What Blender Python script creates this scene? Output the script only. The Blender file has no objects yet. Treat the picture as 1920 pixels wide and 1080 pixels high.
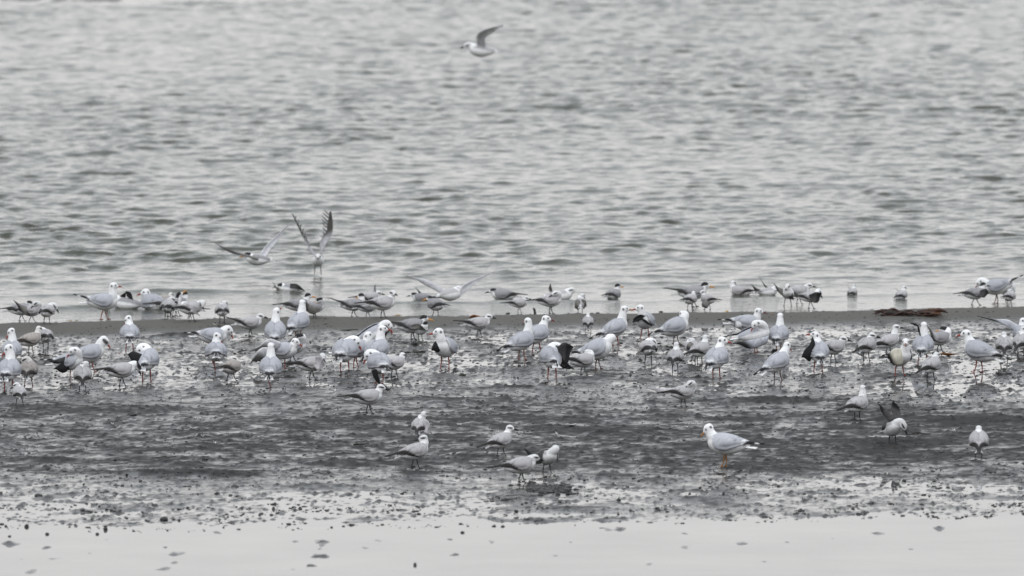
import bpy, math, random
import numpy as np

random.seed(7)
rng = np.random.default_rng(7)
S = bpy.context.scene
COL = S.collection
R = math.radians

# ------------------------------------------------------------------ camera
CAM_H, FPX, HORIZON = 8.4, 21333.3, 1540.0        # 400 mm lens on 36 mm, photo is 1920 px wide
PITCH = math.atan(HORIZON / FPX)
cam = bpy.data.cameras.new("camera")
cam.lens, cam.sensor_width = 400.0, 36.0
cam.clip_start, cam.clip_end = 1.0, 20000.0
cam.dof.use_dof = True
cam.dof.focus_distance = 102.5
cam.dof.aperture_fstop = 3.6
cam_o = bpy.data.objects.new("camera", cam)
COL.objects.link(cam_o)
cam_o.location = (0, 0, CAM_H)
cam_o.rotation_euler = (math.pi / 2 - PITCH, 0, 0)
S.camera = cam_o

# ------------------------------------------------------------------ overcast sky and a veiled sun
SUN_EL, SUN_AZ = R(55), R(200)
w = bpy.data.worlds.new("World")
S.world = w
w.use_nodes = True
nt = w.node_tree
nt.nodes.clear()
out = nt.nodes.new("ShaderNodeOutputWorld")
bg = nt.nodes.new("ShaderNodeBackground")
bg.inputs["Strength"].default_value = 0.1
sky = nt.nodes.new("ShaderNodeTexSky")
sky.sky_type = 'NISHITA'
sky.sun_disc = False
sky.sun_elevation, sky.sun_rotation = SUN_EL, SUN_AZ
sky.dust_density = 4.0
tc = nt.nodes.new("ShaderNodeTexCoord")
cn = nt.nodes.new("ShaderNodeTexNoise")
cn.inputs["Scale"].default_value = 3.0
cn.inputs["Detail"].default_value = 5.0
cr = nt.nodes.new("ShaderNodeMapRange")
cr.inputs["From Min"].default_value, cr.inputs["From Max"].default_value = 0.3, 0.7
cr.inputs["To Min"].default_value, cr.inputs["To Max"].default_value = 0.93, 1.07
cloud = nt.nodes.new("ShaderNodeVectorMath")
cloud.operation = 'SCALE'
sx = nt.nodes.new("ShaderNodeSeparateXYZ")
cm = nt.nodes.new("ShaderNodeMix")
cm.data_type = 'RGBA'
cm.inputs["A"].default_value, cm.inputs["B"].default_value = (11.1, 10.95, 10.9, 1), (10.3, 10.9, 11.6, 1)
cm2 = nt.nodes.new("ShaderNodeMapRange")
cm2.inputs["From Min"].default_value, cm2.inputs["From Max"].default_value = 0.10, 0.40
nt.links.new(tc.outputs["Generated"], sx.inputs["Vector"])
nt.links.new(sx.outputs["Z"], cm2.inputs["Value"])
nt.links.new(cm2.outputs["Result"], cm.inputs["Factor"])
nt.links.new(cm.outputs["Result"], cloud.inputs[0])
mix = nt.nodes.new("ShaderNodeMix")
mix.data_type = 'RGBA'
mix.inputs["Factor"].default_value = 0.95
nt.links.new(tc.outputs["Generated"], cn.inputs["Vector"])
nt.links.new(cn.outputs["Fac"], cr.inputs["Value"])
nt.links.new(cr.outputs["Result"], cloud.inputs["Scale"])
nt.links.new(sky.outputs["Color"], mix.inputs["A"])
nt.links.new(cloud.outputs["Vector"], mix.inputs["B"])
nt.links.new(mix.outputs["Result"], bg.inputs["Color"])
nt.links.new(bg.outputs["Background"], out.inputs["Surface"])

sun = bpy.data.lights.new("sun", 'SUN')
sun.energy, sun.angle, sun.color = 0.85, R(40), (1.0, 0.98, 0.96)
sun_o = bpy.data.objects.new("sun", sun)
COL.objects.link(sun_o)
sun_o.rotation_euler = (math.pi / 2 - SUN_EL, 0, math.pi - SUN_AZ)
sun_o.location = (0, 60, 40)

S.view_settings.view_transform = 'Standard'
S.view_settings.look = 'None'
S.view_settings.exposure = 0.0
S.view_settings.gamma = 1.0
S.render.engine = 'CYCLES'
S.cycles.use_denoising = True
S.cycles.denoiser = 'OPENIMAGEDENOISE'
S.cycles.max_bounces = 6
S.cycles.caustics_reflective = False
S.cycles.caustics_refractive = False

# ------------------------------------------------------------------ helpers
_perm = rng.permutation(256)
_perm = np.concatenate([_perm, _perm, _perm])
_ang = rng.random(256) * 2 * np.pi
_gx, _gy = np.cos(_ang), np.sin(_ang)

def noise(x, y, seed=0):
    """gradient noise, about -0.7..0.7, vectorised"""
    x = np.asarray(x, float) + seed * 17.31
    y = np.asarray(y, float) + seed * 9.77
    xi, yi = np.floor(x).astype(int), np.floor(y).astype(int)
    xf, yf = x - xi, y - yi
    u, v = xf * xf * xf * (xf * (xf * 6 - 15) + 10), yf * yf * yf * (yf * (yf * 6 - 15) + 10)
    def g(ix, iy, dx, dy):
        h = _perm[(_perm[ix & 255] + iy) & 255]
        return _gx[h] * dx + _gy[h] * dy
    a, b = g(xi, yi, xf, yf), g(xi + 1, yi, xf - 1, yf)
    c, d = g(xi, yi + 1, xf, yf - 1), g(xi + 1, yi + 1, xf - 1, yf - 1)
    return (a + (b - a) * u) * (1 - v) + (c + (d - c) * u) * v

def smooth(a, b, x):
    t = np.clip((np.asarray(x, float) - a) / (b - a), 0, 1)
    return t * t * (3 - 2 * t)

def obj(name, me, mat=None, parent=None):
    o = bpy.data.objects.new(name, me)
    COL.objects.link(o)
    if mat is not None and me is not None and not me.materials:
        me.materials.append(mat)
    if parent is not None:
        o.parent = parent
    return o

def mesh(name, v, f, shade=True, cols=None, attr="plumage"):
    me = bpy.data.meshes.new(name)
    me.from_pydata(np.asarray(v).tolist(), [], f)
    if shade:
        me.polygons.foreach_set("use_smooth", np.ones(len(me.polygons), bool))
    if cols is not None:
        put_cols(me, cols, attr)
    me.update()
    return me

def put_cols(me, cols, attr="plumage"):
    a = me.color_attributes.new(attr, 'FLOAT_COLOR', 'POINT')
    c = np.ones((len(me.vertices), 4), np.float32)
    c[:, :3] = cols
    a.data.foreach_set("color", c.ravel())

def grid_faces(nu, nv, off=0):
    return [(off + i * nv + j, off + (i + 1) * nv + j, off + (i + 1) * nv + j + 1, off + i * nv + j + 1)
            for i in range(nu - 1) for j in range(nv - 1)]

def grid_mesh_np(name, X, Y, Z):
    """fast regular grid"""
    nu, nv = X.shape
    me = bpy.data.meshes.new(name)
    me.vertices.add(nu * nv)
    me.vertices.foreach_set("co", np.stack([X, Y, Z], -1).astype(np.float32).ravel())
    i, j = np.meshgrid(np.arange(nu - 1), np.arange(nv - 1), indexing='ij')
    a = (i * nv + j).ravel()
    q = np.stack([a, a + nv, a + nv + 1, a + 1], -1).astype(np.int32)
    n = len(q)
    me.loops.add(n * 4)
    me.loops.foreach_set("vertex_index", q.ravel())
    me.polygons.add(n)
    me.polygons.foreach_set("loop_start", np.arange(n, dtype=np.int32) * 4)
    me.polygons.foreach_set("use_smooth", np.ones(n, bool))
    me.update(calc_edges=True)
    me.validate()
    return me

def tag(o, label=None, cat=None, group=None, kind=None):
    if label: o["label"] = label
    if cat: o["category"] = cat
    if group: o["group"] = group
    if kind: o["kind"] = kind
    return o

def material(name, base, rough=0.6, spec=0.5):
    m = bpy.data.materials.new(name)
    m.use_nodes = True
    b = m.node_tree.nodes["Principled BSDF"]
    b.inputs["Base Color"].default_value = (*base, 1)
    b.inputs["Roughness"].default_value = rough
    b.inputs["Specular IOR Level"].default_value = spec
    return m

def N(m, t, **kw):
    n = m.node_tree.nodes.new(t)
    for k, v in kw.items():
        if k in n.inputs: n.inputs[k].default_value = v
        else: setattr(n, k, v)
    return n

def mottled(name, c0, c1, scale, rough=0.6, bump=0.0, detail=5, dist=0.01):
    m = material(name, c0, rough)
    L, b = m.node_tree.links, m.node_tree.nodes["Principled BSDF"]
    tc = N(m, "ShaderNodeTexCoord")
    n = N(m, "ShaderNodeTexNoise", Scale=scale, Detail=float(detail))
    r = N(m, "ShaderNodeMapRange")
    r.inputs["From Min"].default_value, r.inputs["From Max"].default_value = 0.35, 0.65
    mx = N(m, "ShaderNodeMix", data_type='RGBA')
    mx.inputs["A"].default_value, mx.inputs["B"].default_value = (*c0, 1), (*c1, 1)
    L.new(tc.outputs["Object"], n.inputs["Vector"])
    L.new(n.outputs["Fac"], r.inputs["Value"])
    L.new(r.outputs["Result"], mx.inputs["Factor"])
    L.new(mx.outputs["Result"], b.inputs["Base Color"])
    if bump:
        bp = N(m, "ShaderNodeBump", Strength=bump, Distance=dist)
        L.new(n.outputs["Fac"], bp.inputs["Height"])
        L.new(bp.outputs["Normal"], b.inputs["Normal"])
    return m

# ------------------------------------------------------------------ the lie of the land
def sea_edge(x):
    return 112.65 + 0.22 * x + 0.35 * noise(x * 0.45, 0.3, 3) + 0.20 * noise(x * 1.7, 0.3, 4) + 0.10 * noise(x * 5, 0.3, 38)

def pool_edge(x):
    return 90.1 + 0.11 * x + 0.6 * noise(x * 0.35, 0.7, 5) + 0.5 * noise(x * 1.5, 0.7, 39)

# low mud swells seen in the photograph: photo x, photo y, half width px, half depth m, height m
SWELLS = [(90, 866, 75, .30, .022), (310, 872, 60, .25, .016), (500, 842, 45, .22, .016), (600, 870, 90, .25, .014),
          (290, 892, 120, .35, .018), (380, 893, 90, .3, .016), (580, 913, 90, .3, .016), (1440, 755, 130, .45, .030),
          (1300, 938, 70, .28, .022), (1075, 955, 110, .35, .020), (1400, 880, 120, .35, .020), (1240, 900, 50, .2, .014),
          (1120, 893, 120, .3, .016), (360, 846, 70, .25, .012), (160, 851, 60, .22, .012), (850, 754, 120, .35, .020),
          (980, 728, 130, .35, .016), (1080, 712, 60, .3, .018), (1680, 832, 160, .5, .026), (1830, 790, 140, .5, .024),
          (820, 706, 110, .3, .014), (600, 712, 60, .3, .016), (520, 727, 50, .25, .012), (655, 700, 60, .3, .012),
          (1400, 668, 90, .35, .012), (1670, 707, 90, .5, .020), (200, 770, 160, .6, .012), (1000, 790, 200, .7, .012),
          (60, 745, 50, .25, .010), (1340, 712, 120, .4, .014), (330, 632, 50, .35, .030), (1860, 880, 100, .3, .014)]

def unproject(px, py, z=0.0):
    dx, dz = (px - 960) / FPX, -(py - 540) / FPX
    fy, fz = math.cos(PITCH) + dz * math.sin(PITCH), -math.sin(PITCH) + dz * math.cos(PITCH)
    t = (z - CAM_H) / fz
    return dx * t, fy * t

_SW = [(*unproject(a, b), c / FPX * unproject(a, b)[1], d, e) for a, b, c, d, e in SWELLS]

# scraps of mud that just break the surface of the pool: photo x, photo y, width px
ISLES = [(393, 1000, 46), (65, 1072, 54), (337, 1038, 38), (330, 1055, 22), (310, 1068, 40), (550, 1017, 34), (600, 1017, 38), (597, 1028, 20),
         (560, 1063, 74), (595, 1043, 52), (100, 1045, 38), (45, 1051, 24), (167, 1036, 18), (310, 1025, 14), (88, 1028, 34), (1283, 1024, 50),
         (1470, 1018, 28), (1390, 1018, 28), (1068, 1018, 22), (1037, 1041, 28), (1143, 993, 66), (1283, 1002, 26), (1433, 1052, 26), (690, 1027, 26),
         (710, 1014, 20), (750, 1041, 44), (850, 1042, 26), (945, 1052, 22), (20, 1020, 40), (850, 1010, 30), (920, 1018, 34), (1640, 1000, 40), (1760, 992, 50),
         (1850, 1008, 34), (1560, 1012, 24), (1220, 1060, 30), (1700, 1030, 26), (200, 1010, 40)]
_IS = [(*unproject(a, b), 0.62 * c / FPX * unproject(a, b)[1], 0.16 + 0.0022 * c) for a, b, c in ISLES]

def land(x, y):
    x, y = np.asarray(x, float), np.asarray(y, float)
    se, pe = sea_edge(x), pool_edge(x)
    wob = 1.1 * noise(x * 0.22, y * 0.22, 6)
    d1 = y + wob
    n0 = noise(x * 0.55, y * 0.45, 7)
    n1 = noise(x * 1.7, y * 1.1, 8)
    n2 = noise(x * 4.6, y * 3.4, 9)
    n3 = noise(x * 10.0, y * 7.5, 10)
    n4 = noise(x * 19.0, y * 13.0, 11)
    ripple = 0.26 * n1 + 0.44 * n2 + 0.42 * n3 + 0.22 * n4
    belt = smooth(94.0, 96.6, d1 - 0.1 * x) * (1 - smooth(101.0, 103.4, d1 + 0.16 * x))      # the dark, drained belt
    wet = smooth(102.0, 103.5, d1)                                        # the shining flats behind it
    shore = 1 - smooth(91.0, 96.0, d1)
    h = 0.012 * belt - 0.0002 * wet * (1 - belt) + (0.0036 - 0.0054 * shore) * (1 - wet) * (1 - belt)
    amp = 0.0105 * belt + 0.0085 * (1 - belt)
    h = h + amp * ripple + 0.006 * n0
    # low ragged mounds and trodden clots
    mound = np.clip(noise(x * 1.15, y * 0.95, 15) + 0.35 * n2 - 0.20, 0, 1)
    h = h + 0.045 * mound * (1 - smooth(95.5, 99.5, y)) + 0.020 * mound * smooth(95.5, 99.5, y)
    clot = np.clip(noise(x * 13.0 + 0.8 * n2, y * 9.0, 16) - 0.20, 0, 1)
    h = h + clot * 0.045 * (1 - 0.65 * shore) * (0.35 + 0.9 * smooth(-0.2, 0.3, n1))
    h = h + 0.040 * np.clip(noise(x * 22, y * 15, 36) - 0.16, 0, 1) * (0.3 + smooth(-0.3, 0.3, n2))
    for sx, sy, wx, wy, hh in _SW:
        q = ((x - sx) / wx) ** 2 + ((y - sy) / (0.75 * wy)) ** 2
        h = h + np.where(q < 6, 1.5 * hh * np.exp(-q * 1.3), 0)
    # smooth sand bar along the sea
    bar_w = 1.75 + 0.55 * noise(x * 0.6, 2.2, 12) + 0.35 * noise(x * 2.1, 1.2, 37)
    t = (se - y) / bar_w
    bar = smooth(0.0, 0.35, t) * (1 - smooth(0.65, 1.25, t))
    on = smooth(0.0, 0.12, t) * (1 - smooth(0.9, 1.3, t))
    h = h * (1 - on * 0.62) + 0.040 * bar
    # fall to the pool in front, and to the sea behind
    pool = smooth(0.5, -0.5, y - pe)
    h = h * (1 - 0.8 * pool) - 0.024 * pool - 0.20 * smooth(-4.0, -14.0, y - pe)
    rag = noise(x * 6, y * 2.4, 17) + 0.7 * noise(x * 14, y * 5, 34)
    for sx, sy, wx, wy in _IS:
        q = ((x - sx) / wx) ** 2 + ((y - sy) / wy) ** 2
        h = h + np.where(q < 6, (0.026 + 0.036 * rag) * np.exp(-q * 0.9), 0)
    h = h - 0.5 * smooth(0.0, 2.5, y - se) - 0.02 * smooth(-0.05, 0.12, y - se)
    return h

def dryness(x, y):
    se = sea_edge(x)
    t = (se - y) / 1.8
    bar = smooth(0.05, 0.4, t) * (1 - smooth(0.7, 1.25, t))
    wob = 1.1 * noise(x * 0.22, y * 0.22, 6)
    d1 = y + wob
    g = d1 - 0.1 * x
    belt = smooth(93.4, 95.8, g) * (1 - 0.40 * smooth(98.0, 101.5, g)) * (1 - 0.75 * smooth(101.0, 104.0, d1 + 0.16 * x))
    pt = noise(x * 0.5, y * 0.30, 18) + 0.6 * noise(x * 1.5, y * 0.8, 19) + 0.55 * noise(x * 4, y * 2.6, 28) + 0.4 * noise(x * 9, y * 5, 35)
    belt = np.clip(belt + 0.62 * pt * (0.35 + 0.65 * smooth(91, 95, y)), 0, 1)
    return bar, belt

def at(px, py):
    """the point of the ground (or water surface) seen at a place in the photograph"""
    z = 0.0
    for _ in range(6):
        x, y = unproject(px, py, z)
        z = 0.5 * z + 0.5 * max(float(land(x, y)), 0.0)
    return x, y, z

def axis(lo, hi, step, far_lo, far_hi, grow=1.35):
    a = np.arange(lo, hi + step / 2, step)
    L, s, p = [], step, lo
    while p > far_lo:
        s *= grow; p -= s; L.append(p)
    H, s, p = [], step, hi
    while p < far_hi:
        s *= grow; p += s; H.append(p)
    return np.concatenate([np.array(L[::-1]), a, np.array(H)])

# mud flat
xs = axis(-5.6, 5.6, 0.020, -900, 900)
ys = axis(87.0, 114.6, 0.038, -600, 150.0)
X, Y = np.meshgrid(xs, ys, indexing='ij')
Z = land(X, Y)
far = smooth(6, 12, np.abs(X)) 
Z = Z * (1 - 0.3 * far)
me = grid_mesh_np("mudflat", X, Y, Z)
bar, belt = dryness(X, Y)
# how dry: what stands proud drains first; the hollows keep their shine
W = 0.6 * noise(X * 1.2, Y * 0.9, 50) + 0.8 * noise(X * 2.8, Y * 2.3, 51) + 0.9 * noise(X * 6.5, Y * 5.2, 52) + 0.9 * noise(X * 14, Y * 10.5, 53)
belt = smooth(-0.05, 1.05, 0.09 + 0.05 * smooth(97.0, 93.5, Y) + (0.54 + 0.035 * X) * belt + (0.42 + 0.26 * belt) * W + 0.30 * belt * noise(X * 0.35, Y * 1.1, 55) + 14.0 * (Z - 0.003 - 0.010 * belt))
put_cols(me, np.stack([bar, belt, np.zeros_like(bar)], -1).reshape(-1, 3), "dryness")
mud = material("wet_mud", (0.05, 0.05, 0.05), 0.4)
L, B = mud.node_tree.links, mud.node_tree.nodes["Principled BSDF"]
at_ = N(mud, "ShaderNodeAttribute", attribute_name="dryness")
sep = N(mud, "ShaderNodeSeparateColor")
tc = N(mud, "ShaderNodeTexCoord")
B.inputs['Specular IOR Level'].default_value = 0.30
n1 = N(mud, "ShaderNodeTexNoise", Scale=7.0, Detail=8.0, Roughness=0.75)
n2 = N(mud, "ShaderNodeTexNoise", Scale=45.0, Detail=5.0, Roughness=0.7)
m1 = N(mud, "ShaderNodeMix", data_type='RGBA')
m1.inputs["A"].default_value, m1.inputs["B"].default_value = (0.005, 0.005, 0.005, 1), (0.034, 0.032, 0.030, 1)
m2 = N(mud, "ShaderNodeMix", data_type='RGBA')
m2.inputs["B"].default_value = (0.088, 0.083, 0.073, 1)
rr = N(mud, "ShaderNodeMapRange")
rr.inputs["From Min"].default_value, rr.inputs["From Max"].default_value = 0.34, 0.66
L.new(at_.outputs["Color"], sep.inputs["Color"])
L.new(tc.outputs["Object"], n1.inputs["Vector"]); L.new(tc.outputs["Object"], n2.inputs["Vector"])
L.new(n1.outputs["Fac"], rr.inputs["Value"]); L.new(rr.outputs["Result"], m1.inputs["Factor"])
L.new(m1.outputs["Result"], m2.inputs["A"]); L.new(sep.outputs["Red"], m2.inputs["Factor"])
L.new(m2.outputs["Result"], B.inputs["Base Color"])
ro = N(mud, "ShaderNodeMath", operation='MULTIPLY_ADD')
ro.inputs[1].default_value, ro.inputs[2].default_value = 0.66, 0.13
mxd = N(mud, "ShaderNodeMath", operation='MAXIMUM')
L.new(sep.outputs["Red"], mxd.inputs[0]); L.new(sep.outputs["Green"], mxd.inputs[1])
L.new(mxd.outputs[0], ro.inputs[0]); L.new(ro.outputs[0], B.inputs["Roughness"])
b1 = N(mud, "ShaderNodeBump", Strength=0.6, Distance=0.012)
b2 = N(mud, "ShaderNodeBump", Strength=0.6, Distance=0.006)
L.new(n1.outputs["Fac"], b1.inputs["Height"]); L.new(n2.outputs["Fac"], b2.inputs["Height"])
bs = N(mud, "ShaderNodeMath", operation='MULTIPLY_ADD')              # a wet skin lies smooth, drained mud is gritty
bs.inputs[1].default_value, bs.inputs[2].default_value = 0.85, 0.10
L.new(mxd.outputs[0], bs.inputs[0])
L.new(bs.outputs[0], b1.inputs["Strength"]); L.new(bs.outputs[0], b2.inputs["Strength"])
L.new(b1.outputs["Normal"], b2.inputs["Normal"]); L.new(b2.outputs["Normal"], B.inputs["Normal"])
tag(obj("mudflat", me, mud), kind="structure")

def water_mat(name, base, rough, bumps):
    m = material(name, base, rough)
    b = m.node_tree.nodes["Principled BSDF"]
    b.inputs["IOR"].default_value = 1.33
    L = m.node_tree.links
    tc = N(m, "ShaderNodeTexCoord")
    prev = None
    for sc, sx, st, di in bumps:
        mp = N(m, "ShaderNodeMapping")
        mp.inputs["Scale"].default_value = (sx, 1, 1)
        n = N(m, "ShaderNodeTexNoise", Scale=sc, Detail=3.0)
        bp = N(m, "ShaderNodeBump", Strength=st, Distance=di)
        L.new(tc.outputs["Object"], mp.inputs["Vector"]); L.new(mp.outputs["Vector"], n.inputs["Vector"])
        L.new(n.outputs["Fac"], bp.inputs["Height"])
        if prev: L.new(prev.outputs["Normal"], bp.inputs["Normal"])
        prev = bp
    if prev: L.new(prev.outputs["Normal"], b.inputs["Normal"])
    return m

# still water: the pool in front and the film that lies in every hollow of the flat
xs = axis(-6, 6, 2.0, -900, 900, 1.6)
ys = axis(60, 110.0, 2.0, -600, 110.0, 1.6)
ys = np.append(ys[ys < 110.0], 110.0)
X, Y = np.meshgrid(xs, ys, indexing='ij')
Y = np.where(Y >= 109.9, sea_edge(X) - 0.9, Y)
me = grid_mesh_np("tidal_pool", X, Y, np.zeros_like(X))
still = water_mat("still_water", (0.10, 0.10, 0.095), 0.03, [(1.6, 0.7, 0.12, 0.010)])
L, B = still.node_tree.links, still.node_tree.nodes["Principled BSDF"]
tc = N(still, "ShaderNodeTexCoord")
mp = N(still, "ShaderNodeMapping")
mp.inputs["Scale"].default_value = (0.6, 0.5, 1)
n1 = N(still, "ShaderNodeTexNoise", Scale=1.3, Detail=5.0, Roughness=0.6)
m1 = N(still, "ShaderNodeMix", data_type='RGBA')                     # silt hanging in the water
m1.inputs["A"].default_value, m1.inputs["B"].default_value = (0.03, 0.03, 0.03, 1), (0.11, 0.107, 0.10, 1)
rr = N(still, "ShaderNodeMapRange")
rr.inputs["From Min"].default_value, rr.inputs["From Max"].default_value = 0.35, 0.65
L.new(tc.outputs["Object"], mp.inputs["Vector"]); L.new(mp.outputs["Vector"], n1.inputs["Vector"])
L.new(n1.outputs["Fac"], rr.inputs["Value"]); L.new(rr.outputs["Result"], m1.inputs["Factor"])
L.new(m1.outputs["Result"], B.inputs["Base Color"])
tag(obj("tidal_pool", me, still), kind="structure")

# the sea: small wind waves, built as relief
def waves(x, y):
    se = sea_edge(x)
    calm = smooth(0.0, 9.0, y - se)
    sw = 1.0 + 0.5 * noise(x * 0.12, y * 0.06, 20)
    a = noise(x * 0.95 + 0.5 * noise(x * .5, y * .5, 31), y * 1.0, 21)
    b = noise(x * 2.1 + 0.35 * y, y * 2.3, 22)
    c = noise(x * 4.4 - 0.5 * y, y * 4.4, 23)
    d = noise(x * 9.0, y * 8.0, 24)
    q = noise(x * 0.8 + 0.3 * noise(x, y, 33), y * 1.1, 25) * 2.6
    r = np.clip(np.where(q > 0, 0.55 - q, 0.55 + 0.45 * q), 0, 1) * smooth(-0.25, 0.3, noise(x * 0.7, y * 0.35, 29))
    h = 0.036 * a + 0.036 * b + 0.026 * c + 0.010 * d + 0.075 * r * r
    # low breaking wavelets that run along the shore
    ph = (y - se) * 2 * np.pi / 1.9 + 2.0 * noise(x * 0.35, y * .25, 26)
    run = np.maximum(0, np.cos(ph)) ** 6 * (0.35 + np.clip(noise(x * 0.5, y * 0.7, 27) * 2, 0, 1))
    shorew = smooth(0.25, 1.0, y - se) * (1 - smooth(4.0, 8.0, y - se))
    return (h * sw) * (0.10 + 0.90 * calm) * (1 - 0.28 * smooth(12.0, 58.0, y - se)) + 0.035 * run * shorew

xs = axis(-8.8, 8.8, 0.048, -3500, 3500, 1.5)
ys = axis(0.0, 68.0, 0.062, 0, 9000, 1.5)
X, T = np.meshgrid(xs, ys, indexing='ij')
Y = sea_edge(X) - 0.75 + T
fade = (1 - smooth(9.5, 14, np.abs(X))) * (1 - smooth(69, 76, T))
Zs = waves(X, Y) * fade
Zs = np.where(T < 0.7, Zs * smooth(0.3, 0.7, T), Zs)
Y = Y - 2.3 * Zs * smooth(0.7, 1.5, T)           # wavelets lean towards the shore
me = grid_mesh_np("sea", X, Y, Zs)
seam = water_mat("sea_water", (0.062, 0.066, 0.052), 0.06, [(9.0, 0.6, 0.7, 0.016), (26.0, 0.7, 0.5, 0.006)])
tag(obj("sea", me, seam), kind="structure")

# a second mud bank whose near edge just enters the frame at its top left
bx = np.linspace(-260, -3.2, 90)
bt = np.linspace(0, 1, 14)
X, T = np.meshgrid(bx, bt, indexing='ij')
near = 179.2 + 0.22 * (X + 8.5) * (X > -8.5) + 0.25 * noise(X * 0.6, 0.1, 40)
Y = near + T * 60
Z = -0.03 + 0.09 * np.sin(np.clip(T * 1.2 + 0.08, 0, 1) * np.pi) ** 0.7 * smooth(-3.2, -8, X) + 0.02 * noise(X * 1.3, Y * 1.1, 41)
me = grid_mesh_np("far_mudbank", X, Y, Z)
tag(obj("far_mudbank", me, mottled("bank_mud", (0.12, 0.13, 0.135), (0.18, 0.19, 0.195), 4.0, 0.6, 0.4)), kind="structure")

# ------------------------------------------------------------------ birds
def plumage_mat():
    m = material("plumage", (0.8, 0.8, 0.8), 0.75, 0.25)
    L, b = m.node_tree.links, m.node_tree.nodes["Principled BSDF"]
    a = N(m, "ShaderNodeAttribute", attribute_name="plumage")
    tc = N(m, "ShaderNodeTexCoord")
    n = N(m, "ShaderNodeTexNoise", Scale=55.0, Detail=4.0)
    r = N(m, "ShaderNodeMapRange")
    r.inputs["From Min"].default_value, r.inputs["From Max"].default_value = 0.3, 0.7
    r.inputs["To Min"].default_value, r.inputs["To Max"].default_value = 0.92, 1.06
    mu = N(m, "ShaderNodeVectorMath", operation='SCALE')
    L.new(tc.outputs["Object"], n.inputs["Vector"]); L.new(n.outputs["Fac"], r.inputs["Value"])
    L.new(a.outputs["Color"], mu.inputs[0]); L.new(r.outputs["Result"], mu.inputs["Scale"])
    L.new(mu.outputs["Vector"], b.inputs["Base Color"])
    bp = N(m, "ShaderNodeBump", Strength=0.5, Distance=0.004)
    L.new(n.outputs["Fac"], bp.inputs["Height"]); L.new(bp.outputs["Normal"], b.inputs["Normal"])
    b.inputs["Sheen Weight"].default_value = 0.05
    return m

PLUME = plumage_mat()
BILL = {"red": material("red_bill", (0.30, 0.045, 0.03), 0.4), "dark_red": material("dark_red_bill", (0.14, 0.025, 0.022), 0.4),
        "orange": material("orange_bill", (0.62, 0.27, 0.05), 0.4), "black": material("black_bill", (0.012, 0.012, 0.013), 0.4),
        "ochre": material("ochre_bill", (0.36, 0.16, 0.05), 0.45)}
LEG = {"red": material("red_leg", (0.28, 0.055, 0.04), 0.45), "dark_red": material("dark_red_leg", (0.11, 0.03, 0.028), 0.45),
       "orange": material("orange_leg", (0.30, 0.13, 0.025), 0.45), "black": material("black_leg", (0.015, 0.015, 0.016), 0.45),
       "green": material("dark_green_leg", (0.03, 0.06, 0.04), 0.45), "pink": material("dull_pink_leg", (0.16, 0.06, 0.055), 0.5)}
EYE = material("dark_eye", (0.006, 0.006, 0.006), 0.1)

WHITE = np.array((0.85, 0.85, 0.855))
KIND = {  # mantle, dark tip, belly, bill, bill length, depth, legs, size range
    "G": dict(mantle=(0.43, 0.44, 0.48), tip=(0.012, 0.012, 0.013), bill="red", bl=0.052, bd=0.0085, leg="red", lo=0.92, hi=1.10, rad=1.0, nk=1.0, lh=0.100),
    "T": dict(mantle=(0.44, 0.43, 0.44), tip=(0.024, 0.022, 0.022), bill="black", bl=0.062, bd=0.0115, leg="black", lo=0.58, hi=0.86, rad=0.94, nk=0.92, lh=0.088),
    "C": dict(mantle=(0.30, 0.295, 0.31), tip=(0.035, 0.033, 0.034), bill="orange", bl=0.072, bd=0.0095, leg="black", lo=0.66, hi=0.92, rad=0.92, nk=0.88, lh=0.075),
    "J": dict(mantle=(0.36, 0.33, 0.31), tip=(0.035, 0.03, 0.028), bill="black", bl=0.045, bd=0.0085, leg="black", lo=0.60, hi=0.90, rad=0.96, nk=0.95, lh=0.085),
}
HEADS = {  # place of the skull relative to the body centre, extra pitch of the bill
    "up": (0.112, 0, 0.128, -6), "tall": (0.092, 0, 0.165, 0), "hunch": (0.118, 0, 0.092, -8), "low": (0.122, 0, 0.070, -8),
    "down": (0.185, 0, 0.055, -48), "back": (0.050, 0.062, 0.112, -38), "side": (0.110, 0.075, 0.062, -52),
    "chest": (0.165, 0.01, 0.015, -95), "tuck": (0.062, 0.040, 0.094, -25), "bow": (0.160, 0.030, 0.040, -60),
}

def rotz(a):
    c, s = math.cos(a), math.sin(a)
    return np.array(((c, -s, 0), (s, c, 0), (0, 0, 1.0)))

def roty(p):        # nose up for positive p
    c, s = math.cos(p), math.sin(p)
    return np.array(((c, 0, -s), (0, 1.0, 0), (s, 0, c)))

class Soup:
    def __init__(self): self.v, self.f, self.n = [], [], 0
    def add(self, v, f):
        self.v.append(np.asarray(v, float)); self.f += [tuple(i + self.n for i in q) for q in f]; self.n += len(v)
    def verts(self): return np.concatenate(self.v)

def loft(rings):
    """closed tube from a list of equal rings (first and last collapse to a pole)"""
    n = len(rings[0])
    v = [np.mean(rings[0], 0)[None]] + [np.asarray(r) for r in rings] + [np.mean(rings[-1], 0)[None]]
    f = []
    for j in range(n): f.append((0, 1 + (j + 1) % n, 1 + j))
    for i in range(len(rings) - 1):
        a, b = 1 + i * n, 1 + (i + 1) * n
        for j in range(n): f.append((a + j, a + (j + 1) % n, b + (j + 1) % n, b + j))
    a, e = 1 + (len(rings) - 1) * n, 1 + len(rings) * n
    for j in range(n): f.append((a + j, a + (j + 1) % n, e))
    return np.concatenate(v), f

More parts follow.
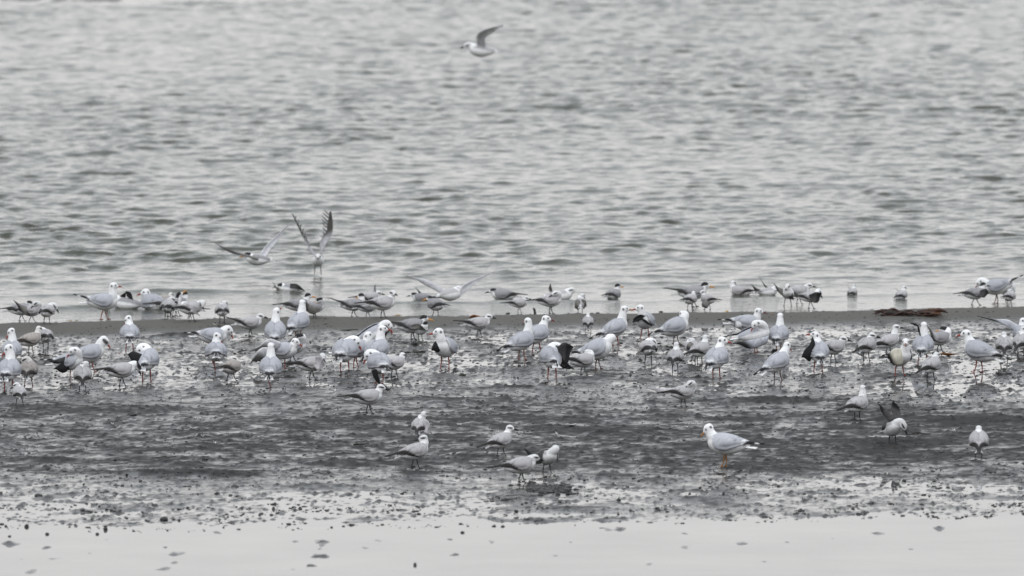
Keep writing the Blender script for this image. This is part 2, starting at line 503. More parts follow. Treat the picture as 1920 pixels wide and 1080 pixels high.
def ball(c, r, axes=None, nu=10, nv=7):
    rr = np.atleast_1d(r); rr = np.repeat(rr, 3) if len(rr) == 1 else rr
    rings = []
    for i in range(1, nv):
        th = math.pi * i / nv
        a = np.arange(nu) * 2 * math.pi / nu
        p = np.stack([np.full(nu, math.cos(th)), math.sin(th) * np.cos(a), math.sin(th) * np.sin(a)], -1) * rr
        rings.append(p)
    v, f = loft(rings)
    v[0] = (rr[0], 0, 0); v[-1] = (-rr[0], 0, 0)
    if axes is not None: v = v @ np.asarray(axes)
    return v + np.asarray(c), [q[::-1] for q in f]

def tube(path, radii, n=7):
    path = np.asarray(path, float)
    rings = []
    for i in range(len(path)):
        t = path[min(i + 1, len(path) - 1)] - path[max(i - 1, 0)]
        t = t / (np.linalg.norm(t) + 1e-9)
        u = np.cross(t, (0.31, 1.0, 0.17)); u /= np.linalg.norm(u) + 1e-9
        w_ = np.cross(t, u)
        a = np.arange(n) * 2 * math.pi / n
        r = radii[i] if np.ndim(radii[i]) else (radii[i], radii[i])
        rings.append(path[i] + np.outer(np.cos(a) * r[0], u) + np.outer(np.sin(a) * r[1], w_))
    return loft(rings)

def resample(P, n):
    P = np.asarray(P, float)
    # Catmull-Rom through the control points
    Q = np.concatenate([2 * P[:1] - P[1:2], P, 2 * P[-1:] - P[-2:-1]])
    m = len(P) - 1
    o = []
    for t in np.linspace(0, m, n):
        i = min(int(t), m - 1); u = t - i
        a, b, c, d = Q[i], Q[i + 1], Q[i + 2], Q[i + 3]
        o.append(0.5 * (2 * b + (c - a) * u + (2 * a - 5 * b + 4 * c - d) * u * u + (3 * b - a - 3 * c + d) * u ** 3))
    return np.array(o)

def shell(P, thick):
    """closed thin solid over a grid of points P[nu,nv,3]; thick may vary along nu"""
    nu, nv = P.shape[:2]
    du = np.gradient(P, axis=0); dv = np.gradient(P, axis=1)
    nrm = np.cross(du, dv); nrm /= np.linalg.norm(nrm, axis=-1, keepdims=True) + 1e-9
    th = np.broadcast_to(np.asarray(thick, float).reshape(-1, 1, 1), (nu, 1, 1)) if np.ndim(thick) else thick
    A, Bq = P + nrm * th * 0.5, P - nrm * th * 0.5
    v = np.concatenate([A.reshape(-1, 3), Bq.reshape(-1, 3)])
    o = nu * nv
    f = grid_faces(nu, nv) + [q[::-1] for q in grid_faces(nu, nv, o)]
    for i in range(nu - 1):
        a, b = i * nv, (i + 1) * nv
        f.append((a, o + a, o + b, b)); a += nv - 1; b += nv - 1
        f.append((a, b, o + b, o + a))
    for j in range(nv - 1):
        a = j
        f.append((a, a + 1, o + a + 1, o + a)); a = (nu - 1) * nv + j
        f.append((a, o + a, o + a + 1, a + 1))
    return v, f

_BT = np.array([-0.205, -0.165, -0.12, -0.07, -0.02, 0.03, 0.07, 0.10, 0.122, 0.134])
_BR = np.array([0.012, 0.030, 0.052, 0.070, 0.080, 0.080, 0.071, 0.056, 0.036, 0.014])
_BZ = np.array([0.022, 0.016, 0.008, 0.0, -0.004, -0.004, 0.0, 0.003, 0.005, 0.006])
_WT = np.array([0.098, 0.07, 0.03, -0.03, -0.09, -0.14, -0.19, -0.24, -0.285, -0.315])
_WR = np.array([0.062, 0.078, 0.089, 0.087, 0.070, 0.043, 0.023, 0.014, 0.009, 0.004])
_WZ = np.array([0.004, 0.0, -0.003, -0.001, 0.009, 0.020, 0.030, 0.037, 0.043, 0.048])
_WA0 = np.array([40, 20, 4, -1, -2, -3, -4, -2, 10, 30.0])
_WA1 = np.array([92, 108, 116, 114, 102, 88, 72, 66, 70, 80.0])
WING_TONES = {"G": ((0.43, 0.44, 0.48), (0.015, 0.015, 0.016), 0.62), "D": ((0.06, 0.058, 0.06), (0.016, 0.016, 0.017), 0.5),
              "W": ((0.66, 0.66, 0.68), (0.10, 0.10, 0.10), 0.7), "U": ((0.62, 0.59, 0.50), (0.012, 0.012, 0.012), 0.62),
              "L": ((0.62, 0.62, 0.65), (0.50, 0.50, 0.52), 0.7), "P": ((0.48, 0.47, 0.49), (0.30, 0.29, 0.30), 0.6), "B": ((0.012, 0.012, 0.013), (0.012, 0.012, 0.013), 0.5),
              "S": ((0.40, 0.40, 0.42), (0.07, 0.066, 0.062), 0.45), "K": ((0.17, 0.165, 0.155), (0.04, 0.038, 0.036), 0.55)}

PENDING = []

def bird(label, kind, feet, top, yaw, head="up", ha=None, pitch=None, k=None, wings=(), name=None, cat=None, group=None,
         mode="stand", scruffy=0.0, bill=None, leg=None, hp=None, lift=0.0, dist=None, cap=None, tails=True, wide=1.0,
         hoff=(0, 0, 0), folded=(1, -1), mask=None, dx=0.0, legs=True, tone=1.0, droop=0.0):
    """feet=(x of left-most foot, x of right-most foot, y) and top=y of the crown, all read off the photograph and
    turned into places on the ground and a height in metres; yaw 0 faces right, 90 away from the camera"""
    K = KIND[kind]
    fx = 0.5 * (feet[0] + feet[1])
    if mode == "fly":
        ux, uy = (fx - 960) / FPX, -(feet[2] - 540) / FPX
        y = dist; fyv = math.cos(PITCH) + uy * math.sin(PITCH)
        t = y / fyv
        loc = (ux * t, y, CAM_H + t * (-math.sin(PITCH) + uy * math.cos(PITCH)))
    else:
        loc = at(fx, feet[2])
        if mode == "float": loc = (loc[0], loc[1], 0.0)
    scale_px = FPX / math.hypot(loc[1], CAM_H - loc[2])         # pixels per metre there
    yw = R(yaw)
    if pitch is None: pitch = 10 if kind == "G" else 7
    Rp = roty(R(pitch))
    zb = {"stand": K["lh"] + 0.076, "float": 0.048, "fly": 0.0}[mode]
    Bc = np.array((dx, 0, zb))
    xf = lambda p: Bc + (np.atleast_2d(p) @ Rp.T)
    vr = random.random()
    scruffy = max(scruffy, (0.25 if kind == 'G' else 0.6) * vr)
    tone = tone * (0.95 + 0.09 * random.random())
    soup = Soup()
    a = np.arange(16) * 2 * math.pi / 16
    fat = K["rad"] * wide
    rings = []
    for t, r, z in zip(_BT, _BR, _BZ):
        r = r * fat
        pz = np.sin(a) * r; pz = np.where(pz < 0, pz * 0.97, pz)
        rings.append(xf(np.stack([np.full(16, t), np.cos(a) * r * 1.08, z + pz], -1)))
    soup.add(*loft(rings))
    # head
    ha = yaw if ha is None else ha
    rel = ((ha - yaw + 180) % 360) - 180
    hx, hy, hz, hpd = HEADS[head]
    sg = 1 if rel >= 0 else -1
    nk = K["nk"]
    Hc = Bc + np.array((hx, hy * sg, hz * (nk if hz > 0.05 else 1))) + np.array(hoff)
    if head in ("up", "tall", "hunch") : Hc = Hc + np.array((-0.012 * (1 - math.cos(R(rel))), 0.014 * math.sin(R(rel)), math.sin(R(pitch)) * 0.06))
    elif head in ("tuck", "back", "side"): Hc = Hc + np.array((-math.sin(R(pitch)) * 0.03, 0, math.sin(R(pitch)) * 0.05))
    hpit = R(hpd if hp is None else hp)
    ra = R(rel)
    hd = np.array((math.cos(ra) * math.cos(hpit), math.sin(ra) * math.cos(hpit), math.sin(hpit)))
    hl = np.array((-math.sin(ra), math.cos(ra), 0.0))
    hu = np.cross(hd, hl)
    axes = np.array((hd, hl, hu))
    P0, P1 = xf((0.060, 0, 0.010))[0], xf((0.105, 0, 0.055))[0]
    P2 = Hc - hd * 0.018 + np.array((0.004, 0, -0.060 if head in ("up", "tall", "hunch") else -0.01))
    if head in ("back", "tuck", "side"): P2 = P2 + np.array((0.055, 0, 0.015))
    if head in ("chest", "bow", "down"): P2 = Hc + np.array((-0.015, 0, 0.045))
    P3 = Hc - hd * 0.008
    NK = 11
    for u in np.linspace(0, 1, NK):
        p = (1 - u) ** 3 * P0 + 3 * (1 - u) ** 2 * u * P1 + 3 * (1 - u) * u * u * P2 + u ** 3 * P3
        soup.add(*ball(p, (0.060 * (1 - u) ** 1.2 + 0.0335 * (1 - (1 - u) ** 1.2)) * (0.96 if kind != "G" else 1), nu=9, nv=6))
    soup.add(*ball(Hc, (0.044, 0.036, 0.037), axes, 12, 9))
    soup.add(*ball(Hc + hd * 0.030 - hu * 0.006, (0.026, 0.021, 0.022), axes, 10, 7))
    V = soup.verts()
    nomh = V[:, 2].max()
    if k is None:
        k = (feet[2] - top) / scale_px / nomh if mode != "fly" else 1.0
        k = min(max(k, K["lo"]), K["hi"])
    if dist and mode == "fly" and top: k = top
    me = bpy.data.meshes.new("body_form")
    me.from_pydata(V.tolist(), [], soup.f)
    tmp = bpy.data.objects.new("body_form", me)
    COL.objects.link(tmp)
    md = tmp.modifiers.new("r", 'REMESH'); md.mode = 'VOXEL'; md.voxel_size = 0.0078
    ms = tmp.modifiers.new("s", 'SMOOTH'); ms.factor = 0.5; ms.iterations = 5
    PENDING.append(dict(tmp=tmp, label=label, kind=kind, K=K, feet=feet, fx=fx, loc=loc, yaw=yw, k=k, Rp=Rp, Bc=Bc, Hc=Hc, axes=axes,
                        s=scale_px, mode=mode, wings=wings, scruffy=scruffy, bill=bill or K["bill"], leg=leg or K["leg"], fat=fat,
                        xf=xf, name=name, cat=cat, group=group, lift=lift, cap=cap, tails=tails, folded=folded, mask=mask, P=(P0, P1, P2, P3),
                        legs=legs, tone=tone, droop=droop, pitch=R(pitch)))

def body_colours(d, V):
    K, kind = d["K"], d["kind"]
    bl = (V - d["Bc"]) @ d["Rp"]                    # body frame
    hl = (V - d["Hc"]) @ d["axes"].T                # head frame: forward, left, up
    c = np.tile(WHITE, (len(V), 1))
    if kind == "J": c = c * 0.86 * np.array((1, .97, .94))
    mant = np.array(K["mantle"])
    rr = np.interp(bl[:, 0], _BT, _BR) * d["fat"]
    u = np.linspace(0, 1, 12)[:, None]
    P0, P1, P2, P3 = d["P"]
    nc = (1 - u) ** 3 * P0 + 3 * (1 - u) ** 2 * u * P1 + 3 * (1 - u) * u * u * P2 + u ** 3 * P3
    dn = np.min(np.linalg.norm(V[:, None] - nc[None, 3:], axis=2), axis=1)
    onneck = 1 - smooth(0.050, 0.066, dn)
    back = smooth(0.15, 0.5, bl[:, 2] / (rr + 1e-6)) * smooth(-0.195, -0.165, bl[:, 0]) * (1 - smooth(0.075, 0.10, bl[:, 0])) * (1 - onneck)
    c = c * (1 - back[:, None]) + mant * back[:, None]
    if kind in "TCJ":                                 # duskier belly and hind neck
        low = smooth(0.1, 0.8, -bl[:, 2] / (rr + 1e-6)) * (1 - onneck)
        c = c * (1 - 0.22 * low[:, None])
    f, l, up = hl[:, 0], np.abs(hl[:, 1]), hl[:, 2]
    inh = (np.linalg.norm(hl, axis=1) < 0.062)
    def spot(f0, l0, u0, rf, ru, col, hard=0.35):
        q = np.sqrt(((f - f0) / rf) ** 2 + ((up - u0) / ru) ** 2)
        wgt = (1 - smooth(1 - hard, 1 + hard, q)) * (l > l0) * inh
        return c * (1 - wgt[:, None]) + np.array(col) * wgt[:, None]
    ink = (0.016, 0.016, 0.018)
    if kind == "G":
        c = spot(-0.018, 0.012, -0.001, 0.009, 0.012, (0.05, 0.05, 0.055))
        c = spot(0.024, 0.008, 0.009, 0.008, 0.008, (0.06, 0.06, 0.065))
        if d["mask"]: c = spot(0.008, 0.0, 0.0, 0.035, 0.018, (0.10, 0.09, 0.09))
    elif kind in "TJ":
        c = spot(0.004, 0.010, 0.004, 0.030, 0.010, ink)
        if d["cap"]:
            wgt = smooth(0.004, 0.014, up + 0.25 * (-f) * 0) * inh
            c = c * (1 - wgt[:, None]) + np.array(ink) * wgt[:, None]
        elif kind == "T":
            hind = smooth(0.0, 0.02, up - 0.6 * f) * inh * 0.25
            c = c * (1 - hind[:, None]) + np.array((0.3, 0.3, 0.31)) * hind[:, None]
    elif kind == "C":
        wgt = smooth(-0.002, 0.006, up + 0.004 - np.clip(f - 0.0, 0, 1) * 0.25 + np.clip(-f, 0, 1) * 0.5) * inh * (1 - smooth(0.030, 0.038, f))
        c = c * (1 - wgt[:, None]) + np.array(ink) * wgt[:, None]
    sc = d["scruffy"]
    nz = noise(V[:, 0] * 40 + d["fx"], V[:, 1] * 40 + V[:, 2] * 33)
    c = c * (1 - (0.06 + 0.35 * sc) * np.clip(nz * 2, 0, 1)[:, None])
    return np.clip(c * d["tone"], 0.004, 0.88)

def folded_wing(d, sd):
    K = d["K"]
    nu, nv = 26, 9
    t = np.interp(np.linspace(0, 1, nu), np.linspace(0, 1, len(_WT)), _WT)
    long = 1.10 if d["kind"] in "TC" else 1.0
    g = lambda A: np.interp(t, _WT[::-1], A[::-1])
    r, zc, a0, a1 = g(_WR), g(_WZ), g(_WA0), g(_WA1)
    T = np.where(t < -0.12, -0.12 + (t + 0.12) * long, t)
    v = np.linspace(0, 1, nv)
    A = np.radians(a0[:, None] + (a1 - a0)[:, None] * v)
    fat = d["fat"]
    rr = (r[:, None] * (1 + 0.0 * v)) * fat + 0.004
    lift = d["lift"] * np.clip((-T - 0.10) / 0.2, 0, 1) ** 1.3
    P = np.stack([np.broadcast_to(T[:, None], A.shape),
                  sd * np.sin(A) * rr * 1.10,
                  zc[:, None] + np.cos(A) * rr + lift[:, None] - d["droop"] * 0.05 * v * smooth(0.1, -0.1, t)[:, None]], -1)
    P[..., 0] += (v - 0.5) * 0.02 * smooth(0.05, 0.1, t)[:, None] * -1
    # loose feather edges: coverts overlap in low steps
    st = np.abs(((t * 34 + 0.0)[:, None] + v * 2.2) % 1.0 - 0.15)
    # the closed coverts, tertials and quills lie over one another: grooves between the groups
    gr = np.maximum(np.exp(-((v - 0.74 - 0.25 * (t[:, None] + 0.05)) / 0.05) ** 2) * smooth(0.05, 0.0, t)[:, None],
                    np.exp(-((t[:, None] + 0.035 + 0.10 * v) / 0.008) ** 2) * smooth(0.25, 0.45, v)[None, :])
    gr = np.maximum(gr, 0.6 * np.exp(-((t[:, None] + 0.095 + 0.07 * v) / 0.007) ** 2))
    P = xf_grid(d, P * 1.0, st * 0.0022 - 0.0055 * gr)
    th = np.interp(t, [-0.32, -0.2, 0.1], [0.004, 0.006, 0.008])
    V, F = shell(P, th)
    mant, tip = np.array(K["mantle"]), np.array(K["tip"])
    tt = np.broadcast_to(t[:, None], (nu, nv)).copy(); vv = np.broadcast_to(v, (nu, nv))
    edge = -0.172 if d["kind"] == "G" else -0.112
    wt = smooth(edge + 0.012, edge - 0.012, tt - (vv - 0.5) * (0.05 if d["kind"] == "G" else 0.17))
    c = mant * (1 - wt[..., None]) + tip * wt[..., None]
    if d["kind"] == "G":
        te = smooth(0.02, 0.0, np.abs(tt - (edge + 0.020) - (vv - .5) * .05) - 0.006) * (1 - wt) * 0.6
        c = c * (1 - te[..., None]) + WHITE * te[..., None]
        mi = ((np.abs(tt + 0.255) < 0.012) & (vv > 0.4))
        c = np.where(mi[..., None], 0.6, c)
        fr = smooth(0.082, 0.097, tt) * 0.8
        c = c * (1 - fr[..., None]) + WHITE * fr[..., None]
    sc = d["scruffy"]
    nz = noise(tt * 60 + d["fx"], vv * 7 + d["fx"] * 0.3)
    dk = np.clip(nz * 2.2 - 0.3, 0, 1) * (0.18 + 0.75 * sc) * (1 - wt)
    c = c * (1 - 0.6 * gr[..., None] * (1 - wt[..., None]))  # shade in the grooves between feather groups, painted into the wing colour
    lt = np.clip(-nz * 2 - 0.3, 0, 1) * (0.08 + 0.3 * sc) * (1 - wt)
    c = c * (1 - dk[..., None]) + np.array((0.05, 0.05, 0.052)) * dk[..., None]
    c = c * (1 - lt[..., None]) + WHITE * lt[..., None]
    c = c.reshape(-1, 3) * d["tone"]
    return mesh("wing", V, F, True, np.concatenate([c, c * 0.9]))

def xf_grid(d, P, extra):
    s = P.shape
    y = np.sign(P[..., 1]); q = P.copy()
    q[..., 1] += y * extra; q[..., 2] += extra
    return (d["Bc"] + q.reshape(-1, 3) @ d["Rp"].T).reshape(s)

def tail_mesh(d):
    K = d["K"]; fork = d["kind"] in "TC"
    nu, nv = 7, 9
    u, v = np.linspace(0, 1, nu), np.linspace(-1, 1, nv)
    U, Vv = np.meshgrid(u, v, indexing='ij')
    ln = (0.115 if not fork else 0.080 + 0.03 * np.abs(Vv)) - (0.012 * Vv ** 2 if not fork else 0)
    X = -0.150 - U * ln
    Y = Vv * (0.022 + 0.020 * U)
    Zt = 0.018 - 0.012 * Vv ** 2 * (1 - U * 0.3) + 0.004 * U
    Zt = Zt - 0.004
    V, F = shell((d["Bc"] + np.stack([X, Y, Zt], -1).reshape(-1, 3) @ d["Rp"].T).reshape(nu, nv, 3), 0.005)
    base = WHITE if not fork else np.array((0.52, 0.52, 0.53))
    c = np.tile(base, (nu * nv * 2, 1)) * (1 - 0.12 * (np.abs(noise(np.tile(Vv.ravel(), 2) * 9, np.tile(U.ravel(), 2)))[:, None]))
    return mesh("tail", V, F, True, c * d["tone"])

def bill_mesh(d):
    K = d["K"]; hd, hl, hu = d["axes"]
    Lb, dp = K["bl"], K["bd"]
    base = d["Hc"] + hd * 0.046 - hu * 0.007
    path, rad = [], []
    for u in np.linspace(0, 1, 7):
        hook = -0.10 * max(0, u - 0.55) ** 2 * (1 if d["kind"] == "G" else 0.5)
        path.append(base + hd * (Lb * u) + hu * (hook - 0.004 * u))
        rad.append((max(dp * 0.72 * (1 - u) ** 0.8, 0.0012), max(dp * 1.15 * (1 - u ** 2.2), 0.0015)))
    V, F = [], []
    rings = []
    for p, (ry, rz) in zip(path, rad):
        a = np.arange(8) * 2 * math.pi / 8
        rings.append(p + np.outer(np.cos(a) * ry, hl) + np.outer(np.sin(a) * rz, hu))
    V, F = loft(rings)
    return mesh("bill", V, F)

def leg_mesh(d, sd, foot):
    z0 = -0.022
    hip = d["Bc"] + np.array((-0.004, sd * 0.030, -0.058))
    foot = np.array(foot)
    knee = hip * 0.45 + foot * 0.55 + np.array((-0.007, 0, 0.0))
    top_ = hip + np.array((0, 0, 0.012))
    path = [top_, hip * .7 + knee * .3, knee, knee * .5 + foot * .5, foot + np.array((0, 0, 0.006)), foot + np.array((0, 0, z0))]
    rad = [0.0105, 0.0065, 0.0058, 0.0043, 0.0048, 0.004]
    s = Soup()
    s.add(*tube(path, rad, 7))
    # webbed foot: three toes joined by skin, a small hind toe
    for k_, (ang, ln) in enumerate(((-0.40, 0.022), (0.0, 0.027), (0.40, 0.022))):
        tip = foot + np.array((math.cos(ang) * ln, math.sin(ang) * ln, 0.003))
        s.add(*tube([foot + (0, 0, 0.006), (foot + tip) / 2 + (0, 0, 0.003), tip], [0.0042, 0.003, 0.0016], 5))
    c_ = foot + np.array((0, 0, 0.004))
    P = [c_] + [foot + np.array((math.cos(q) * l_, math.sin(q) * l_, 0.003)) for q, l_ in ((-.40, .020), (-.20, .020), (0, .024), (.20, .020), (.40, .020))]
    Q = [p + np.array((0, 0, -0.002)) for p in P]
    s.add(P + Q, [(0, 1, 2), (0, 2, 3), (0, 3, 4), (0, 4, 5), (6, 8, 7), (6, 9, 8), (6, 10, 9), (6, 11, 10)] +
          [(i, i + 6, i + 7, i + 1) for i in range(1, 5)])
    s.add(*tube([foot + (0, 0, 0.008), foot + (-0.013, 0, 0.002)], [0.0035, 0.0015], 5))
    return mesh("leg", s.verts(), s.f)

def open_wing(d, spec):
    """an opened or drooping wing from its leading and trailing edges (photo x, photo y, metres further away)"""
    lead, trail, tone = spec[:3]
    opt = spec[3] if len(spec) > 3 else {}
    Rz = rotz(-d["yaw"])
    lz = d["loc"][2]
    ref_y = d["feet"][2]
    def loc(p):
        x, y = p[0], p[1]; dep = p[2] if len(p) > 2 else 0.0
        zoff = 0.0
        if d["mode"] == "fly": zoff = 0.0
        w_ = np.array(((x - d["fx"]) / d["s"], dep, (ref_y - y) / d["s"] + dep * 0.0 + zoff))
        return Rz @ w_ / d["k"]
    n, m = opt.get("n", 20), 8
    A, Bt = resample([loc(p) for p in lead], n), resample([loc(p) for p in trail], n)
    tp = smooth(0.62, 1.0, np.linspace(0, 1, n))[:, None] ** 1.3 * opt.get("taper", 0.86)      # the hand runs out to a point
    Bt = Bt + (A - Bt) * tp
    if opt.get("quills"):
        Bt = A + (Bt - A) * (1 - 0.52 * smooth(0.30, 0.62, np.linspace(0, 1, n)))[:, None]
    saw = opt.get("saw", 0.12)
    u = np.linspace(0, 1, n)
    nf = opt.get("feathers", 7)
    notch = saw * (((u * nf) % 1.0)) * smooth(0.3, 0.6, u)
    Bt = Bt + (A - Bt) * notch[:, None]
    v = np.linspace(0, 1, m)
    P = A[:, None] * (1 - v)[None, :, None] + Bt[:, None] * v[None, :, None]
    ch = np.linalg.norm(A - Bt, axis=1)
    nrm = np.cross(np.gradient(A, axis=0), Bt - A); nrm /= np.linalg.norm(nrm, axis=1, keepdims=True) + 1e-9
    camber = opt.get("camber", 0.16)
    P = P + nrm[:, None] * (np.sin(v * math.pi) * camber)[None, :, None] * ch[:, None, None]
    P = P + nrm[:, None] * (np.abs((u[:, None] * nf * 2 + v * 2) % 1 - .5) * 0.003)[..., None]
    th = np.interp(u, [0, 0.5, 1], [0.012, 0.008, 0.004])
    V, F = shell(P, th)
    c0, c1, f0 = WING_TONES[tone]
    wt = smooth(f0 - 0.12, f0 + 0.12, np.broadcast_to(u[:, None], (n, m)) + (v - 0.5) * 0.2)
    c = np.array(c0) * (1 - wt[..., None]) + np.array(c1) * wt[..., None]
    nz = noise(u[:, None] * nf * 2.3 + d["fx"], v * 3 + d["fx"])
    c = c * (1 + 0.55 * nz[..., None])
    if opt.get("pale_edge"):
        e = smooth(0.25, 0.0, v) * 0.6
        c = c * (1 - e[None, :, None]) + WHITE * e[None, :, None]
    c = np.clip(c, 0.005, 0.8).reshape(-1, 3)
    return mesh("wing", V, F, True, np.concatenate([c, c]))

def quills(d, spec):
    """the separated flight feathers of an opened hand, each a bent blade"""
    lead, trail, tone, opt = spec
    Rz = rotz(-d["yaw"])
    loc = lambda p_: Rz @ np.array(((p_[0] - d["fx"]) / d["s"], p_[2] if len(p_) > 2 else 0.0, (d["feet"][2] - p_[1]) / d["s"])) / d["k"]
    A, Bt = resample([loc(p_) for p_ in lead], 60), resample([loc(p_) for p_ in trail], 60)
    out = []
    nq = opt["quills"]
    for i in range(nq):
        u = 0.34 + 0.58 * i / (nq - 1)
        j = int(u * 59)
        along = A[min(j + 3, 59)] - A[j - 3]; along /= np.linalg.norm(along)
        ch = Bt[j] - A[j]
        root, tip = A[j] + ch * 0.15, Bt[j] + along * np.linalg.norm(ch) * (0.15 + 0.5 * i / nq)
        mid = (root + tip) / 2 - along * np.linalg.norm(ch) * 0.10
        C = resample([root, mid, tip], 8)
        wdt = 0.013 * np.array([0.7, 1, 1.1, 1.1, 1.05, 0.9, 0.65, 0.15])
        v = np.linspace(-1, 1, 3)
        P = C[:, None] + along[None, None] * (wdt[:, None] * v)[..., None]
        V, F = shell(P, 0.003)
        c = np.linspace(0, 1, 8)[:, None] * np.array((1, 1, 1.0))
        c = (np.array(WING_TONES[tone][0]) * 0.7 * (1 - c) + np.array(WING_TONES[tone][1]) * c)
        c = np.repeat(c, 3, 0)
        out.append(mesh("feather", V, F, True, np.concatenate([c, c])))
    return out

_EYE_ME = None
def finish_birds():
    global _EYE_ME
    v, f = ball((0, 0, 0), 0.0048, None, 8, 6)
    _EYE_ME = mesh("eye", v, f)
    dg = bpy.context.evaluated_depsgraph_get()
    dg.update()
    for d in PENDING:
        me = bpy.data.meshes.new_from_object(d["tmp"].evaluated_get(dg), depsgraph=dg)
        me.name = "body"
        d["body"] = me
    for d in PENDING:
        t = d["tmp"]; old = t.data
        bpy.data.objects.remove(t); bpy.data.meshes.remove(old)
        me, K, kind = d["body"], d["K"], d["kind"]
        V = np.empty(len(me.vertices) * 3, np.float32); me.vertices.foreach_get("co", V); V = V.reshape(-1, 3).astype(float)
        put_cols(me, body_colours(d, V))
        me.polygons.foreach_set("use_smooth", np.ones(len(me.polygons), bool))
        nm = d["name"] or {"G": "gull", "T": "tern", "C": "crested_tern", "J": "tern"}[kind]
        root = obj(nm, None)
        root.empty_display_size = 0.1
        root.location = d["loc"]
        root.rotation_euler = (0, 0, d["yaw"])
        root.scale = (d["k"],) * 3
        tag(root, d["label"], d["cat"] or ("gull" if kind == "G" else "tern"),
            d["group"] or {"G": "gulls resting on the mudflat", "T": "terns resting on the mudflat", "J": "terns resting on the mudflat",
                           "C": "crested terns by the waterline"}[kind])
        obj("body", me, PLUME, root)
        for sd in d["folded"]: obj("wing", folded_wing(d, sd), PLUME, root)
        for sp in d["wings"]:
            wo = obj("wing", open_wing(d, sp), PLUME, root)
            if len(sp) > 3 and sp[3].get("quills"):
                for q in quills(d, sp): obj("feather", q, PLUME, wo)
        if d["tails"]: obj("tail", tail_mesh(d), PLUME, root)
        bm = obj("bill", bill_mesh(d), BILL[d["bill"]], root)
        hd, hl, hu = d["axes"]
        for sd in (1, -1):
            e = obj("eye", _EYE_ME, EYE, root)
            e.location = d["Hc"] + hd * 0.024 + hl * sd * 0.0285 + hu * 0.007
        if d["mode"] == "stand" and d["legs"]:
            half = 0.5 * abs(d["feet"][1] - d["feet"][0]) / d["s"] / d["k"]
            Rz = rotz(-d["yaw"])
            c_, s_ = math.cos(d["yaw"]), math.sin(d["yaw"])
            if half * d["s"] * d["k"] < 1.6:                  # one leg drawn up
                obj("leg", leg_mesh(d, 1, (0, 0, 0)), LEG[d["leg"]], root)
            else:
                # left foot of the bird lies on the image side its left flank points to
                sgn = 1.0 if -s_ >= 0 else -1.0               # image x of the bird's left side is -sin(yaw)
                for sd in (1, -1):
                    w_ = np.array((sgn * sd * half, 0.022 * sd * c_, 0.0))
                    obj("leg", leg_mesh(d, sd, Rz @ w_), LEG[d["leg"]], root)

# ------------------------------------------------------------------ every bird of the flock, from the left
WADE = "birds bathing in the shallow sea"
b = bird
b("black-crested tern mostly hidden behind another tern, leftmost at the waterline", "C", (36, 47, 602), 563, 5, "hunch", ha=200, bill="black")
b("tern preening its back with one dark wing cocked up, far left on the waterline", "T", (54, 67, 605), 563, 0, "back", ha=200,
  wings=[([(60, 577, -.02), (40, 571, -.05), (25, 561, -.06)], [(58, 592, -.03), (44, 587, -.06), (27, 567, -.06)], "K")])
b("tern with face tucked into its flank, beside the far left waterline pair", "T", (82, 94, 608), 568, 75, "side", ha=-15, scruffy=.4)
b("tall white-headed gull in profile facing right at the water's edge, left of the photo", "G", (189, 203, 599), 529, 0, "tall", pitch=4, lift=.05)
b("bathing tern with arched black wings, just right of the tall profile gull", "C", (229, 241, 578), 550, 170, "down", ha=200, mode="float", group=WADE,
  hp=-60, folded=(), bill="black", wings=[([(216, 563), (228, 553), (238, 546)], [(218, 571), (230, 563), (241, 554)], "B"),
                            ([(236, 546, .02), (246, 550, -.03), (252, 573, -.05)], [(237, 554), (243, 562, -.03), (245, 577, -.05)], "B")])
b("gull sitting on the water with head turned left, beside the orange-billed terns", "G", (281, 293, 579), 542, 125, "hunch", ha=195, mode="float", group=WADE)
b("dusky bird half seen on the water behind the sitting gull's back", "J", (303, 313, 568), 549, 10, "hunch", ha=60, mode="float", group=WADE)
b("mottled tern standing with its back turned in front of the orange-billed terns", "T", (309, 321, 600), 556, 80, "tuck", ha=30, scruffy=.7)
b("crested tern pointing its orange bill upward behind the mottled tern", "C", (314, 324, 594), 547, 5, "up", ha=20, hp=35)
b("crested tern with orange bill bent left, rightmost of the waterline huddle", "C", (328, 338, 592), 546, 10, "up", ha=195, hp=-25)
b("small tern showing its white face, below the bent orange bill of the crested tern", "T", (324, 333, 593), 560, 40, "hunch", ha=275, hp=-5)
b("preening tern with dark flank and shaggy white shoulders, right of the orange-billed huddle", "T", (354, 366, 603), 562, 25, "side", ha=-60, scruffy=.5,
  wings=[([(352, 577, -.06), (362, 576, -.09), (376, 592, -.08)], [(350, 588, -.05), (360, 584, -.09), (374, 596, -.08)], "P")])
b("dark-winged tern hidden behind the shaggy-shouldered preening tern", "T", (350, 359, 601), 565, 170, "tuck", ha=60, scruffy=.2)
b("fluffed pale tern with tucked head standing alone on the bar near the fallen leaf", "T", (412, 421, 606), 564, 95, "tuck", ha=60, scruffy=.6)
b("grey profile tern with black bill and cocked wing tips, left of two upright gulls", "T", (467, 474, 631), 587, 5, "hunch", ha=0, lift=.07)
b("gull bowing its head to its breast, black wing tips stretched out to the left", "G", (395, 408, 663), 611, 0, "bow", ha=0, pitch=2, hoff=(0, 0, .02))
b("ruffled gull on one leg with head bent to its back, below the bowing gull", "G", (404, 406, 697), 624, 92, "up", ha=8, hp=-48, scruffy=.15)
b("brownish tern with hidden head and dark tail, right of the one-legged ruffled gull", "J", (425, 443, 714), 668, 52, "tuck", ha=60)
b("large gull seen from behind with long neck and bill raised to the right", "G", (510, 522, 657), 577, 88, "tall", ha=55, hp=25, pitch=28)
b("upright gull facing away with slim neck, in front of the orange-billed crested tern", "G", (555, 564, 638), 562, 62, "tall", ha=85, pitch=26)
b("crested tern with level orange bill pointing right, behind the upright gull", "C", (556, 566, 596), 550, 8, "up", ha=5)
